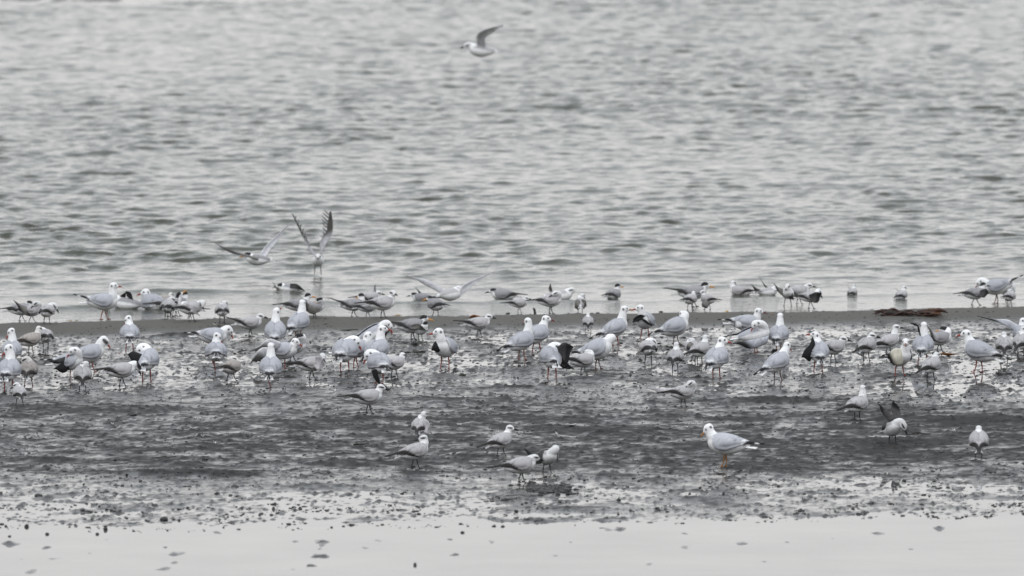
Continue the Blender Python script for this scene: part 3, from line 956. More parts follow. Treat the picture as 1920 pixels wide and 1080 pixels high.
b("crested tern bending its black head back to the left, right of the level orange bill", "C", (588, 594, 597), 557, 5, "back", ha=190,
  wings=[([(598, 577, -.07), (582, 570, -.10), (567, 559, -.1)], [(590, 589, -.07), (577, 584, -.1), (568, 571, -.1)], "K")])
b("white-headed gull with striped wings hanging out left, behind the one-legged gull", "G", (533, 535, 691), 633, -20, "hunch", ha=-20, hp=-25, folded=(-1,),
  wings=[([(526, 641, -.05), (505, 634, -.08), (488, 646, -.10), (470, 657, -.10)], [(522, 655, -.06), (507, 651, -.10), (492, 657, -.12), (472, 661, -.12)], "S", {"pale_edge": 1}),
         ([(512, 650, -.10), (492, 650, -.12), (478, 663, -.14), (469, 681, -.14)], [(510, 664, -.10), (498, 670, -.12), (486, 678, -.14), (472, 682, -.14)], "S", {"pale_edge": 1, "saw": .3})])
b("crested tern with black cap and drooping dark wing, orange bill against the white-headed gull", "C", (544, 555, 678), 620, 5, "back", ha=188,
  wings=[([(556, 629, -.08), (545, 634, -.11), (533, 652, -.11)], [(556, 645, -.08), (549, 653, -.11), (538, 663, -.11)], "K")])
b("gull from behind on one leg, its neck a white cone", "G", (506, 508, 726), 643, 88, "tall", ha=88, pitch=24)
b("tern with pale wing wrapped round its bowed white head, beside the one-legged gull", "T", (580, 592, 712), 661, 5, "hunch", ha=-70, hp=-30,
  wings=[([(592, 667, -.08), (603, 667, -.10), (609, 684, -.09)], [(588, 684, -.08), (597, 694, -.10), (604, 698, -.09)], "P")])
b("crested tern with black head twisted left and long raised wing tips, by the sea edge", "C", (659, 669, 594), 549, 5, "up", ha=195, hp=-20, lift=.08)
b("crested tern with large orange bill, between the long-winged tern and stout grey tern", "C", (686, 695, 595), 559, 8, "back", ha=185)
b("bathing tern flinging one pale wing straight up, behind the crested terns at the sea edge", "T", (688, 700, 565), 545, 20, "low", ha=20, mode="float", group=WADE,
  folded=(-1,), wings=[([(689, 556), (697, 546), (704, 533)], [(697, 562), (703, 556), (708, 540)], "W")])
b("stout grey tern with pale face turned to the viewer, at the sea edge", "T", (714, 724, 597), 550, 10, "up", ha=305, k=.86)
b("bathing tern with one wing tip cocked up, left of the spread-winged tern", "C", (784, 796, 566), 551, 175, "low", ha=185, mode="float", group=WADE, bill="black",
  wings=[([(804, 560), (791, 550), (778, 538)], [(810, 567), (797, 562), (781, 546)], "K", {"saw": .05})])
b("round-backed crested tern facing left with bright orange bill, below the spread-winged tern", "C", (811, 822, 592), 555, 128, "hunch", ha=182, wide=1.1)
b("crested tern at the back of a close pair, orange bill pointing right", "C", (771, 779, 637), 590, 5, "hunch", ha=0, lift=.04)
b("crested tern at the front of a close pair, black crown bowed and dark wing drooping", "C", (785, 792, 638), 601, -50, "hunch", ha=80, hp=-10, folded=(1,),
  wings=[([(768, 609, -.05), (785, 606, -.09), (800, 619, -.08)], [(770, 617, -.05), (785, 616, -.09), (799, 624, -.08)], "K")])
b("white tern with dark flank in profile in front of the brown dead leaf", "T", (894, 904, 631), 588, 8, "hunch", ha=0, lift=.03)
b("large rounded gull with its face buried in its right flank, seen from behind", "G", (638, 655, 697), 630, 75, "side", ha=-10, pitch=20, wide=1.08)
b("gull turning its red bill back to the left behind the large rounded gull", "G", (663, 673, 690), 621, 5, "up", ha=195, hp=-30, hoff=(.02, 0, -.01))
b("gull with rounded back and one black wing spread, behind the dark-eyed upright gull", "G", (700, 710, 657), 599, 15, "bow", ha=10, pitch=22, folded=(1,), hoff=(-.03, 0, .03),
  wings=[([(712, 610, -.05), (724, 609, -.08), (731, 618, -.08)], [(711, 628, -.05), (718, 638, -.08), (724, 634, -.08)], "B")])
b("upright gull with dark eye smudge, behind the preening gull with black fanned tail", "G", (700, 712, 694), 610, 62, "tall", ha=8, pitch=24)
b("gull preening its left shoulder with its black-tipped tail fanned to the ground", "G", (705, 718, 720), 655, 105, "side", ha=200, scruffy=.25, pitch=16,
  wings=[([(697, 693, -.10), (703, 708, -.12), (715, 721, -.12)], [(706, 690, -.12), (711, 703, -.13), (717, 719, -.13)], "B", {"saw": .3})])
b("small fluffy white tern tucked behind the preening gull with black tail", "T", (734, 746, 707), 661, 35, "hunch", ha=60, hp=0, tone=1.1)
b("gull facing the viewer with head turned left, red bill and one black wing tip drooped", "G", (826, 842, 691), 610, -112, "up", ha=182, folded=(1,), pitch=14,
  wings=[([(830, 634, -.07), (815, 640, -.10), (809, 655, -.09)], [(836, 643, -.09), (825, 656, -.12), (818, 666, -.10)], "B")])
b("lone grey profile tern with black eye mask and long black wing tips, on mud", "T", (687, 698, 775), 717, 5, "hunch", ha=8, hoff=(0, 0, .012))
b("bathing tern with raised dark wing and grey back, beyond the tern by the leaf", "C", (934, 948, 561), 540, 180, "low", ha=190, mode="float", group=WADE, bill="black",
  wings=[([(931, 556), (926, 548), (926, 539)], [(938, 560), (933, 552), (929, 541)], "K", {"saw": .05})])
b("small dark-billed tern in profile on the sea edge, left of the upright black plank", "T", (971, 978, 587), 562, 8, "hunch", ha=0)
b("tern with its head laid back and dusky long wing, right of the upright black plank", "T", (1030, 1037, 588), 544, 5, "back", ha=200, hp=-20)
b("bathing tern with dark wing on either side, behind the tern with laid-back head", "T", (1046, 1058, 562), 534, 0, "low", ha=180, mode="float", group=WADE, folded=(),
  wings=[([(1038, 552), (1029, 543), (1032, 531)], [(1042, 557), (1036, 548), (1036, 533)], "K"), ([(1056, 546), (1064, 540), (1070, 549)], [(1058, 557), (1064, 559), (1068, 562)], "K")])
b("tern from behind with both dark wings hanging, alone at the sea edge", "T", (1084, 1092, 586), 550, 90, "tuck", ha=60, pitch=22, folded=(),
  wings=[([(1086, 561, -.06), (1079, 562, -.08), (1078, 578, -.07)], [(1088, 575, -.09), (1084, 580, -.10), (1080, 580, -.08)], "K"),
         ([(1090, 560, -.06), (1098, 562, -.08), (1100, 575, -.07)], [(1090, 574, -.09), (1094, 578, -.10), (1098, 577, -.08)], "K")])
b("black-capped tern sitting on the water by itself, right of centre", "C", (1144, 1156, 559), 532, 60, "up", ha=30, mode="float", group=WADE)
b("small tern squarely from behind with dark wedge of wing tips, on sand bar", "T", (1097, 1108, 622), 588, 90, "hunch", ha=90, pitch=24)
b("gull with upright neck facing away, front one of the standing pair near centre", "G", (973, 985, 675), 596, 38, "tall", ha=125, pitch=24)
b("gull with dark cheek spots and dark red bill, rear one of the pair near centre", "G", (998, 1016, 661), 591, 42, "up", ha=-8, pitch=22, bill="dark_red")
b("gull digging its face into a spread blackish wing, beside the tern with green legs", "G", (1027, 1043, 710), 638, 100, "side", ha=-5, pitch=18, scruffy=.1, folded=(1,),
  wings=[([(1044, 650, -.05), (1058, 641, -.10), (1075, 648, -.10)], [(1048, 684, -.06), (1059, 690, -.10), (1073, 668, -.10)], "D"),
         ([(1050, 668, -.06), (1062, 678, -.10), (1078, 692, -.10)], [(1048, 686, -.06), (1060, 690, -.10), (1075, 694, -.10)], "B")])
b("dingy tern with dark green legs and tucked head, in front of the round-shouldered gull", "T", (1089, 1100, 703), 650, 22, "tuck", ha=80, leg="green", lift=.03, k=.80)
b("round-shouldered gull with white nape and hidden head, wing tips pointing up left", "G", (1117, 1127, 692), 625, -8, "tuck", ha=110, pitch=24, leg="dark_red", lift=.04, hoff=(.045, 0, -.005), wide=1.1)
b("tall gull with yellow-orange bill pointing right, black wing tips low, tallest right of centre", "G", (1149, 1161, 648), 573, 25, "tall", ha=12, pitch=28, bill="ochre")
b("gull facing the viewer with black wings across its chest, orange-red bill", "G", (1201, 1217, 634), 569, -110, "up", ha=180, folded=(1,), pitch=14,
  wings=[([(1187, 596, -.09), (1198, 588, -.13), (1211, 590, -.13)], [(1186, 603, -.09), (1198, 599, -.13), (1210, 594, -.13)], "B"),
         ([(1202, 594, -.14), (1212, 599, -.14), (1223, 609, -.12)], [(1204, 598, -.14), (1211, 604, -.14), (1222, 613, -.12)], "B")])
b("big round sleeping gull with hidden head and straight black wing tips", "G", (1263, 1274, 645), 593, 12, "tuck", ha=110, pitch=24, leg="dark_red", wide=1.12, hoff=(.02, 0, .02))
b("crested tern facing right with heavy orange bill, at the back behind two small pale terns", "C", (1298, 1306, 575), 528, 0, "hunch", ha=0, lift=.04)
b("small pale tern facing away, left one of two before the heavy-billed crested tern", "T", (1289, 1299, 581), 546, 60, "hunch", ha=85)
b("small tern with dark drooping wing, right one of two before the heavy-billed crested tern", "T", (1321, 1332, 580), 544, 135, "up", ha=200, scruffy=.2,
  wings=[([(1322, 560, -.08), (1316, 566, -.10), (1316, 574, -.09)], [(1330, 567, -.09), (1326, 576, -.11), (1318, 577, -.1)], "K")])
b("bathing white-headed tern low in the water, left of the two crossed dark wing blades", "T", (1380, 1392, 553), 526, 165, "up", ha=60, mode="float", group=WADE,
  wings=[([(1382, 548), (1377, 542), (1377, 533)], [(1386, 556), (1380, 553), (1378, 543)], "K", {"saw": .05})])
b("bathing tern with two long dark wing blades sticking up to the left", "T", (1436, 1448, 553), 535, 0, "low", ha=5, mode="float", group=WADE, folded=(),
  wings=[([(1434, 543), (1420, 541), (1407, 532)], [(1436, 551), (1420, 550), (1409, 536)], "D", {"saw": .05}),
         ([(1440, 540, .1), (1431, 531, .12), (1423, 519, .12)], [(1444, 549, .1), (1435, 539, .12), (1425, 523, .12)], "D", {"saw": .05})])
b("very white fluffed tern from behind with bill tucked right, on the open flat", "T", (1209, 1222, 682), 632, 100, "side", ha=15, tone=1.15)
b("smallest tern facing away with a thin neck, in front of the big sleeping gull", "T", (1261, 1271, 697), 642, 82, "up", ha=80, pitch=18, scruffy=.2)
b("pale tern facing away with dark tail corner, left of the mottled gull with red bill", "T", (1308, 1317, 683), 628, 52, "up", ha=80, pitch=16)
b("tern with blackish wing mostly hidden behind the pale tern with dark tail corner", "T", (1297, 1303, 676), 634, 130, "tuck", ha=100,
  wings=[([(1294, 640, -.05), (1288, 645, -.08), (1287, 655, -.08)], [(1302, 648, -.05), (1298, 654, -.08), (1288, 658, -.08)], "K")])
b("gull with streaky grey back and red bill facing right, amid the right crowd", "G", (1337, 1350, 709), 632, 68, "up", ha=-5, pitch=24, scruffy=.35)
b("low-standing gull with thin dark red bill, behind the gull with arched neck", "G", (1396, 1408, 638), 583, 0, "up", ha=0, pitch=2, bill="dark_red",
  wings=[([(1393, 607, -.07), (1385, 602, -.08), (1376, 600, -.08)], [(1390, 612, -.07), (1380, 613, -.09), (1369, 605, -.09)], "W")])
b("gull arching its thick white neck back over its side, grey wing hanging along its flank", "G", (1415, 1421, 661), 598, -5, "back", ha=215, pitch=14, hoff=(-.05, -.015, -.015), folded=(1,), hp=-45,
  wings=[([(1441, 628, -.08), (1415, 634, -.13), (1374, 641, -.12)], [(1436, 642, -.09), (1412, 651, -.14), (1383, 652, -.13)], "G", {"saw": .05})])
b("straight gull with its back turned, right of the arched-neck gull", "G", (1457, 1463, 660), 593, 78, "tall", ha=85, pitch=24)
b("gull with head bowed away and dark red legs, nearest below the arched-neck gull", "G", (1452, 1466, 713), 641, 36, "up", ha=50, hp=-30, pitch=30, leg="dark_red")
b("small tern holding one long wing out flat, head buried in its shoulder", "T", (1277, 1287, 763), 712, 25, "back", ha=205,
  wings=[([(1274, 727, .0), (1245, 727, -.05), (1210, 726, -.06)], [(1274, 738, -.03), (1245, 737, -.08), (1213, 729, -.07)], "P", {"saw": .03})])
b("gull pulling at its raised black wing with its red bill", "G", (1526, 1542, 696), 622, 95, "up", ha=178, hp=12, pitch=24,
  wings=[([(1523, 630, -.05), (1517, 645, -.08), (1508, 655, -.08), (1502, 668, -.08)], [(1526, 652, -.05), (1522, 668, -.08), (1518, 678, -.08), (1510, 680, -.08)], "B")])
b("pale tern in profile with black bill, tucked close behind the gull that pulls its wing", "T", (1558, 1568, 680), 629, 28, "hunch", ha=0)
b("mottled tern with black mask and long black bill, right of the wing-pulling gull", "T", (1619, 1630, 676), 622, 62, "hunch", ha=2, pitch=18, scruffy=.7)
b("pale tern with stretched neck and small black bill, behind the staring gull", "T", (1662, 1672, 666), 608, 25, "tall", ha=15, pitch=20)
b("gull staring straight at the viewer with a cream underwing opened to the left", "G", (1678, 1696, 705), 632, -60, "up", ha=268, pitch=12, folded=(1,),
  wings=[([(1692, 652, -.08), (1675, 652, -.13), (1661, 668, -.12)], [(1690, 683, -.09), (1678, 684, -.13), (1663, 680, -.12)], "U")])
b("gull facing away with dark curled wing tip at its shoulder, beside the staring gull", "G", (1721, 1740, 683), 604, 82, "tall", ha=88, pitch=24,
  wings=[([(1722, 622, -.0), (1717, 607, -.03), (1706, 605, -.03)], [(1725, 630, .0), (1721, 612, -.03), (1708, 611, -.03)], "B")])
b("small buff-grey tern facing away, in front of the orange leaf on the flat", "T", (1738, 1753, 714), 659, 58, "hunch", ha=70, pitch=20, tone=.93)
b("slim long-necked tern facing away, on dark mud above the tern throwing up wings", "T", (1603, 1613, 788), 722, 48, "tall", ha=80, pitch=16)
b("tern throwing both dark wings up over its back, on the dark mud", "T", (1667, 1681, 834), 775, -62, "bow", ha=-20, folded=(), pitch=16, k=.86, tone=.82,
  wings=[([(1678, 785, .02), (1660, 768, .05), (1645, 755, .06)], [(1668, 792, .03), (1655, 776, .06), (1647, 760, .06)], "D", {"saw": .05}),
         ([(1676, 784, .02), (1672, 766, .08), (1675, 751, .09)], [(1690, 786, .03), (1688, 768, .08), (1681, 754, .09)], "D"),
         ([(1656, 788, -.04), (1654, 797, -.08), (1653, 806, -.08)], [(1662, 790, -.05), (1660, 800, -.09), (1655, 810, -.09)], "D")])
b("plump tern seen from behind near the right edge, alone on the dark foreground mud", "T", (1829, 1841, 858), 795, 88, "hunch", ha=85, pitch=26, tone=.96)
b("black-headed tern with drooping dark wings at the sea edge, facing the white-breasted gull", "C", (1822, 1837, 572), 529, 25, "up", ha=20, bill="black",
  wings=[([(1838, 543, -.06), (1848, 540, -.09), (1854, 549, -.09)], [(1830, 553, -.06), (1842, 557, -.1), (1850, 556, -.1)], "D")])
b("white-breasted gull leaning forward with black wing tips up, at the right sea edge", "G", (1864, 1871, 569), 533, 180, "down", ha=185, pitch=-6, leg="pink", lift=.05)
b("dull tern with ochre-brown head resting behind the white-breasted gull", "T", (1886, 1894, 563), 533, 10, "tuck", ha=40, tone=.8)
b("small grey tern crouched in front of the white-breasted gull's tail", "T", (1889, 1897, 574), 550, 60, "tuck", ha=80, tone=.92)
b("crested tern preening with its black head swung back, above the orange leaf", "C", (1757, 1768, 660), 612, 10, "back", ha=150, hp=-10,
  wings=[([(1757, 627, -.06), (1746, 618, -.09), (1738, 610, -.09)], [(1758, 640, -.07), (1748, 632, -.1), (1740, 617, -.1)], "S")])
b("gull in three-quarter view with red bill facing left, rightmost large gull of the flock", "G", (1826, 1842, 698), 616, 150, "up", ha=182, pitch=20)
b("mottled tern seen straight from behind, left of the pair cut by the right edge", "T", (1876, 1889, 674), 622, 88, "hunch", ha=85, pitch=22, scruffy=.75)
b("mottled tern cut by the right edge of the photo, head turned right", "T", (1908, 1920, 668), 612, 75, "up", ha=15, pitch=22, scruffy=.75)
b("tern at the right edge holding one long black-tipped wing out to the left", "G", (1911, 1920, 655), 599, 85, "up", ha=20, name="gull", cat="tern",
  k=.85, wings=[([(1908, 610, 0), (1888, 599, -.03), (1866, 598, -.05), (1831, 591, -.06)], [(1905, 622, -.02), (1888, 612, -.05), (1866, 602, -.07), (1833, 596, -.07)], "G", {"saw": .05, "pale_edge": 1})])
b("gull curling its neck down to the left, upper one of two at the left edge", "G", (16, 28, 690), 615, 86, "tall", ha=178, hp=-45, pitch=22)
b("fawn tern walking away to the right, between the curled-neck gull and the fluffed tern", "J", (54, 63, 662), 611, 30, "up", ha=60, pitch=14)
b("pale fluffed tern hiding its face at its left side, beside the fawn tern", "T", (81, 90, 658), 615, 100, "side", ha=190, scruffy=.3)
b("gull leaning forward with dark-smudged face and red bill pointing at the mud", "G", (166, 178, 697), 629, 12, "down", ha=-5, pitch=18, mask=True, hoff=(-.05, 0, .07))
b("ruffled gull preening its side with black tail low, before the leaning gull", "G", (131, 133, 712), 651, -20, "back", ha=205, scruffy=.3, lift=.02,
  wings=[([(122, 668, -.06), (108, 672, -.1), (91, 677, -.1)], [(120, 678, -.07), (110, 680, -.1), (97, 681, -.1)], "D"),
         ([(124, 676, -.05), (113, 682, -.08), (101, 690, -.08)], [(130, 690, -.06), (121, 698, -.08), (106, 696, -.08)], "B")])
b("small drab tern with dark belly, just below the ruffled preening gull", "T", (149, 161, 732), 677, 92, "tuck", ha=80, tone=.88, pitch=24)
b("gull seen from behind looking down over its left shoulder, alone by the sand bar", "G", (236, 250, 658), 597, 92, "up", ha=170, hp=-52, pitch=20)
b("gull bending its white neck into a spread black wing, beside the crouched tern", "G", (267, 283, 715), 644, 80, "side", ha=210, pitch=20, folded=(-1,), hoff=(0, 0, .01),
  wings=[([(266, 664, -.05), (250, 658, -.1), (240, 663, -.1)], [(266, 692, -.06), (257, 692, -.11), (244, 676, -.1)], "B"), ([(276, 662, -.05), (270, 675, -.09), (268, 684, -.09)], [(286, 668, -.08), (282, 682, -.1), (272, 686, -.1)], "G")])
b("crouched tern with bowed dark head and black tail, beside the spread-black-wing gull", "T", (224, 236, 724), 673, 5, "bow", ha=5, cap=True, pitch=8, lift=.01)
b("large gull with bent neck cut by the left edge, nearest of the left-edge gulls", "G", (8, 25, 733), 653, 82, "tall", ha=185, hp=-40, pitch=20, k=1.06)
b("brown-backed young gull with dull pink legs, right of the large left-edge gull", "J", (46, 61, 723), 668, 86, "tuck", ha=170, leg="pink", pitch=20, name="gull", cat="gull", tone=.85)
b("hunched tern with tucked head, lowest bird near the left edge", "T", (29, 44, 760), 717, 100, "tuck", ha=160, pitch=18, scruffy=.35)
b("tern on one leg with tucked head and hanging wing, behind the left-looking tern", "T", (786, 788, 826), 771, 82, "tuck", ha=70, pitch=20, hoff=(.01, 0, .03),
  wings=[([(794, 785, -.05), (804, 790, -.09), (810, 812, -.08)], [(790, 805, -.08), (799, 812, -.1), (806, 817, -.09)], "P")])
b("tern looking back left with short black bill and dark tail, on foreground mud", "T", (772, 787, 879), 811, 28, "up", ha=182, pitch=14)
b("long-billed tern facing right, upper one of the three foreground terns", "T", (932, 948, 855), 797, 38, "up", ha=0, pitch=18, leg="black")
b("sloping-backed grey tern by the black weed patch, front one of three", "T", (973, 985, 905), 850, 8, "low", ha=25, pitch=12, hoff=(0, 0, .012))
b("tern with belly to the viewer and one dark wing stretched left, near the weed patch", "T", (1018, 1034, 888), 838, -60, "tuck", ha=100, folded=(1,), pitch=8, hoff=(.03, 0, .0), k=.84, tone=.88,
  wings=[([(1020, 845, -.03), (1000, 848, -.08), (982, 838, -.08)], [(1014, 868, -.05), (1002, 866, -.09), (986, 847, -.09)], "D", {"saw": .05, "taper": .5})])
b("large lone gull walking left on orange legs with lowered bill", "G", (1353, 1361, 876), 794, 172, "hunch", ha=188, hp=-38, pitch=8, bill="ochre", leg="orange", k=1.06, dx=-.005, hoff=(.01, 0, .03), tone=1.2)
b("white tern facing the viewer with wing tips lifted, legs in the back water", "T", (1470, 1484, 573), 530, -90, "hunch", ha=-120, hp=-30, folded=(), group=WADE,
  wings=[([(1471, 543, -.04), (1458, 537, -.06), (1449, 529, -.06)], [(1470, 556, -.05), (1460, 548, -.07), (1451, 533, -.07)], "K"),
         ([(1482, 541, -.04), (1486, 550, -.08), (1488, 562, -.08)], [(1476, 548, -.05), (1478, 558, -.08), (1484, 564, -.08)], "D")])
b("grey tern with black bill in profile, behind the bent tern with the dark wing", "T", (1494, 1504, 570), 530, 3, "low", ha=0, group=WADE, hoff=(.01, 0, .02))
b("bent tern with a blackish wing curled under its chin, at the sea edge", "T", (1516, 1526, 578), 541, 5, "bow", ha=5, hoff=(-.03, 0, .03),
  wings=[([(1516, 552, -.08), (1530, 546, -.11), (1540, 549, -.1)], [(1520, 564, -.08), (1530, 567, -.11), (1540, 564, -.1)], "D")])
b("tiny bathing tern with crossed wing tips, left one of two lone bathers at the right", "T", (1592, 1604, 553), 538, 70, "up", ha=70, mode="float", group=WADE, k=.50, pitch=14,
  wings=[([(1600, 547), (1594, 543), (1589, 536)], [(1604, 551), (1598, 548), (1591, 539)], "D", {"saw": .02})])
b("small bathing tern with crossed wing tips, right one of two lone bathers at the right", "T", (1684, 1696, 559), 538, 65, "up", ha=60, mode="float", group=WADE, k=.58, pitch=12,
  wings=[([(1694, 553), (1687, 548), (1680, 541)], [(1698, 557), (1691, 554), (1682, 545)], "D", {"saw": .02})])
b("floating tern with a dark wing bent to the right, below the rising tern", "C", (532, 546, 547), 530, 180, "low", ha=180, mode="float", group=WADE, bill="black", folded=(), hoff=(0, 0, -.02),
  wings=[([(527, 543), (518, 537), (510, 527)], [(530, 547), (521, 545), (513, 532)], "K", {"saw": .03}),
         ([(544, 531, -.05), (558, 532, -.08), (574, 546, -.08)], [(544, 539, -.06), (556, 540, -.09), (570, 547, -.09)], "D", {"saw": .05})])
FLY = "terns on the wing over the water"
b("pale tern flying left above the water, alone at the top of the photo", "T", (900, 900, 95), 1.0, 176, "low", ha=184, pitch=8, mode="fly", dist=136, group=FLY, folded=(), hp=-14, hoff=(.025, 0, .0),
  wings=[([(896, 86, -.03), (894, 66, -.14), (910, 53, -.28), (944, 43, -.42)], [(911, 90, -.03), (910, 70, -.14), (924, 60, -.28), (942, 47, -.42)], "L", {"n": 26, "taper": .3, "saw": .04}),
         ([(893, 86, .03), (884, 84, .12), (876, 81, .2)], [(909, 94, .03), (896, 90, .14), (884, 86, .24)], "D", {"n": 14})])
b("pale tern flying low with orange bill and wide V wings, left of the rising tern", "C", (481, 481, 487), .80, 175, "low", ha=184, pitch=6, mode="fly", dist=117.5, group=FLY, folded=(), hp=-10, bill="ochre",
  wings=[([(476, 482, -.05), (455, 474, -.15), (432, 466, -.25), (405, 452, -.34)], [(487, 488, -.05), (458, 477, -.2), (436, 471, -.3), (408, 457, -.36)], "K", {"n": 26}),
         ([(484, 482, .05), (500, 461, .15), (515, 447, .25), (546, 420, .34)], [(494, 488, .05), (509, 467, .2), (524, 452, .28), (545, 425, .36)], "L", {"n": 26})])
b("tern rising from the water with dangling black legs and both wings straight up", "T", (596, 596, 489), .78, -88, "low", ha=-95, pitch=18, mode="fly", dist=118.0, group=FLY, folded=(),
  wings=[([(590, 481, .0), (577, 462, .05), (563, 435, .08), (547, 401, .1)], [(597, 484, .02), (581, 460, .08), (571, 433, .12), (552, 403, .13)], "S", {"n": 30, "saw": 0, "taper": .2, "quills": 8}),
         ([(597, 483, .0), (609, 463, .05), (622, 440, .08), (624, 420, .1), (621, 397, .1)], [(606, 483, .02), (600, 465, .1), (602, 440, .16), (603, 418, .16), (612, 399, .16)], "S", {"n": 44, "saw": 0, "taper": .2, "quills": 9})])
b("ghost-grey tern landing with both wings spread wide, above the round-backed crested tern", "T", (845, 845, 552), .86, 40, "low", ha=150, pitch=6, mode="fly", dist=113.9, group=FLY, folded=(),
  wings=[([(838, 545, -.02), (818, 533, -.08), (798, 522, -.15), (762, 513, -.24)], [(832, 553, -.04), (812, 541, -.1), (794, 531, -.16), (765, 517, -.24)], "L", {"n": 24, "saw": .05}),
         ([(852, 548, .02), (872, 534, .08), (892, 525, .15), (928, 513, .24)], [(860, 560, .03), (876, 546, .1), (895, 531, .16), (926, 516, .24)], "L", {"n": 24, "saw": .05})])
finish_birds()

# the rising tern's dangling legs
for o in [o for o in S.objects if o.parent is None and str(o.get("label", "")).startswith("tern rising")]:
    k = o.scale[0]
    for lx in (-0.035, 0.035):
        p = [(0.0, lx, -0.06), (-0.01, lx * 1.1, -0.10), (0.0, lx * 1.25, -0.165), (0.02, lx * 1.35, -0.185)]
        v, f = tube(p, [0.009, 0.006, 0.005, 0.004], 6)
        obj("leg", mesh("leg", v, f), LEG["black"], o)

# ------------------------------------------------------------------ what lies on the mud
def lump(name, label, px, py, wpx, hpx, mat, cat, group, seed, flat=0.9, depth=None, sub=2):
    x, y, z = at(px, py)
    s = FPX / y
    import bmesh
    bm = bmesh.new()
    bmesh.ops.create_icosphere(bm, subdivisions=sub, radius=1.0)
    V = np.array([v.co[:] for v in bm.verts])
    r = 1 + 0.45 * noise(V[:, 0] * 1.7 + seed, V[:, 1] * 1.7 + V[:, 2] * 1.3, seed % 50) + 0.25 * noise(V[:, 0] * 4 + seed, V[:, 2] * 4 + V[:, 1] * 3)
    rx, rz = wpx / s / 2, hpx / s
    ry = depth or rx * 0.9
    flat = flat * 0.62
    V = V * r[:, None] * np.array((rx, ry, rz * flat))
    for v, c in zip(bm.verts, V): v.co = c
    me = bpy.data.meshes.new(name); bm.to_mesh(me); bm.free()
    o = obj(name, me, mat)
    o.location = (x, y, z + rz * 0.12)
    return tag(o, label, cat, group)

CLOD = mottled("black_clod", (0.010, 0.010, 0.010), (0.03, 0.029, 0.027), 60, 0.5, 0.6)
GREENISH = mottled("weedy_clod", (0.02, 0.022, 0.016), (0.05, 0.05, 0.035), 60, 0.6, 0.6)
CG = "dark clods scattered on the mud"
for i, (px, py, w_, h_, lab, m_) in enumerate([
    (251, 779, 15, 8, "double black clod on the dark mud below the spread-black-wing gull", CLOD),
    (308, 975, 17, 10, "largest round black clod near the edge of the left foreground pool", CLOD),
    (326, 975, 7, 5, "small black clod immediately right of the largest round clod", CLOD),
    (336, 976, 6, 5, "second small black clod, a little further right of the largest round clod", CLOD),
    (440, 914, 15, 7, "flat black clod on the shiny mud, upper right of the largest round clod", CLOD),
    (407, 927, 10, 7, "small forked black clod, lower left of the flat black clod", CLOD),
    (513, 955, 6, 8, "upright little clod on the shiny mud, right of the flat black clod", CLOD),
    (182, 1002, 7, 5, "black clod on the shoreline of the pool, between the two leftmost", CLOD),
    (88, 1002, 8, 6, "black clod on the pool shoreline, second from the left", CLOD),
    (18, 1006, 6, 4, "black clod on the pool shoreline, leftmost of all", CLOD),
    (198, 993, 8, 9, "tall clod just above the pool shoreline, left of the largest round clod", CLOD),
    (50, 988, 10, 8, "crumbly dark clod left of the pool shoreline clods", CLOD),
    (72, 930, 16, 8, "dark clod in the weedy mud near the left edge", CLOD),
    (777, 647, 15, 11, "black clump of shells and mud under the close pair of crested terns", CLOD),
    (867, 704, 14, 7, "small olive mound of weed below the gull facing the viewer", GREENISH),
    (497, 739, 6, 5, "small black clod below the one-legged gull", CLOD),
    (867, 999, 8, 5, "black clod at the pool shoreline in the middle of the photo", CLOD),
    (778, 1060, 6, 8, "small dark clod standing in the still pool", CLOD),
    (952, 589, 9, 5, "dark clump at the sea edge, left of the small dark-billed tern", CLOD),
    (962, 594, 10, 4, "flat dark clump on the sand bar, below the clump at the sea edge", CLOD),
    (1239, 585, 8, 3, "dark chip at the sea edge, right of the gull with the black chest", CLOD),
    (915, 597, 10, 5, "dark lump behind the bill of the tern by the dead leaf", CLOD),
    (1121, 588, 8, 4, "dark chip at the sea edge, right of the tern with hanging wings", CLOD),
    (1160, 938, 9, 6, "black clod on the shiny mud, below right of the weed patch", CLOD),
    (1460, 912, 8, 4, "flat dark clod on the shiny mud, right of the walking gull's shadow side", CLOD),
    (1695, 902, 8, 6, "black clod on the shiny mud in the right foreground", CLOD),
    (1752, 903, 8, 4, "low black clod right of the other clod in the right foreground", CLOD),
    ]):
    lump("mud_clod", lab, px, py, w_, h_, m_, "clod", CG, 11 + i * 3)

# black weed patch in the foreground: a strewn mat of many scraps
def scraps(name, n, where, size, mat, kind="stuff", label=None, cat=None, seed=1):
    r = np.random.default_rng(seed)
    base_v, base_f = ball((0, 0, 0), 1.0, None, 5, 3)
    VV, FF = [], []
    spots = np.array([where(r) for _ in range(n)])
    z = np.zeros(n)
    for _ in range(6):
        dx, dz = (spots[:, 0] - 960) / FPX, -(spots[:, 1] - 540) / FPX
        fy, fz = math.cos(PITCH) + dz * math.sin(PITCH), -math.sin(PITCH) + dz * math.cos(PITCH)
        t = (z - CAM_H) / fz
        gx, gy = dx * t, fy * t
        z = 0.5 * z + 0.5 * np.maximum(land(gx, gy), 0)
    dryland = (gy < sea_edge(gx) - 0.25)
    for i in range(n):
        s = size(r, spots[i, 1]) if dryland[i] else 0.0015
        j = 1 + 0.35 * (r.random((len(base_v), 1)) - .5)
        sh = np.array((s * (0.8 + 1.2 * r.random()), s * (0.6 + r.random()), s * (0.35 + 0.5 * r.random())))
        VV.append((base_v * j * sh) @ rotz(r.random() * 6.28).T + (gx[i], gy[i], z[i] + s * 0.1))
        FF += [tuple(k + i * len(base_v) for k in q) for q in base_f]
    me = mesh(name, np.concatenate(VV), FF)
    o = obj(name, me, mat)
    return tag(o, label, cat, None, kind)

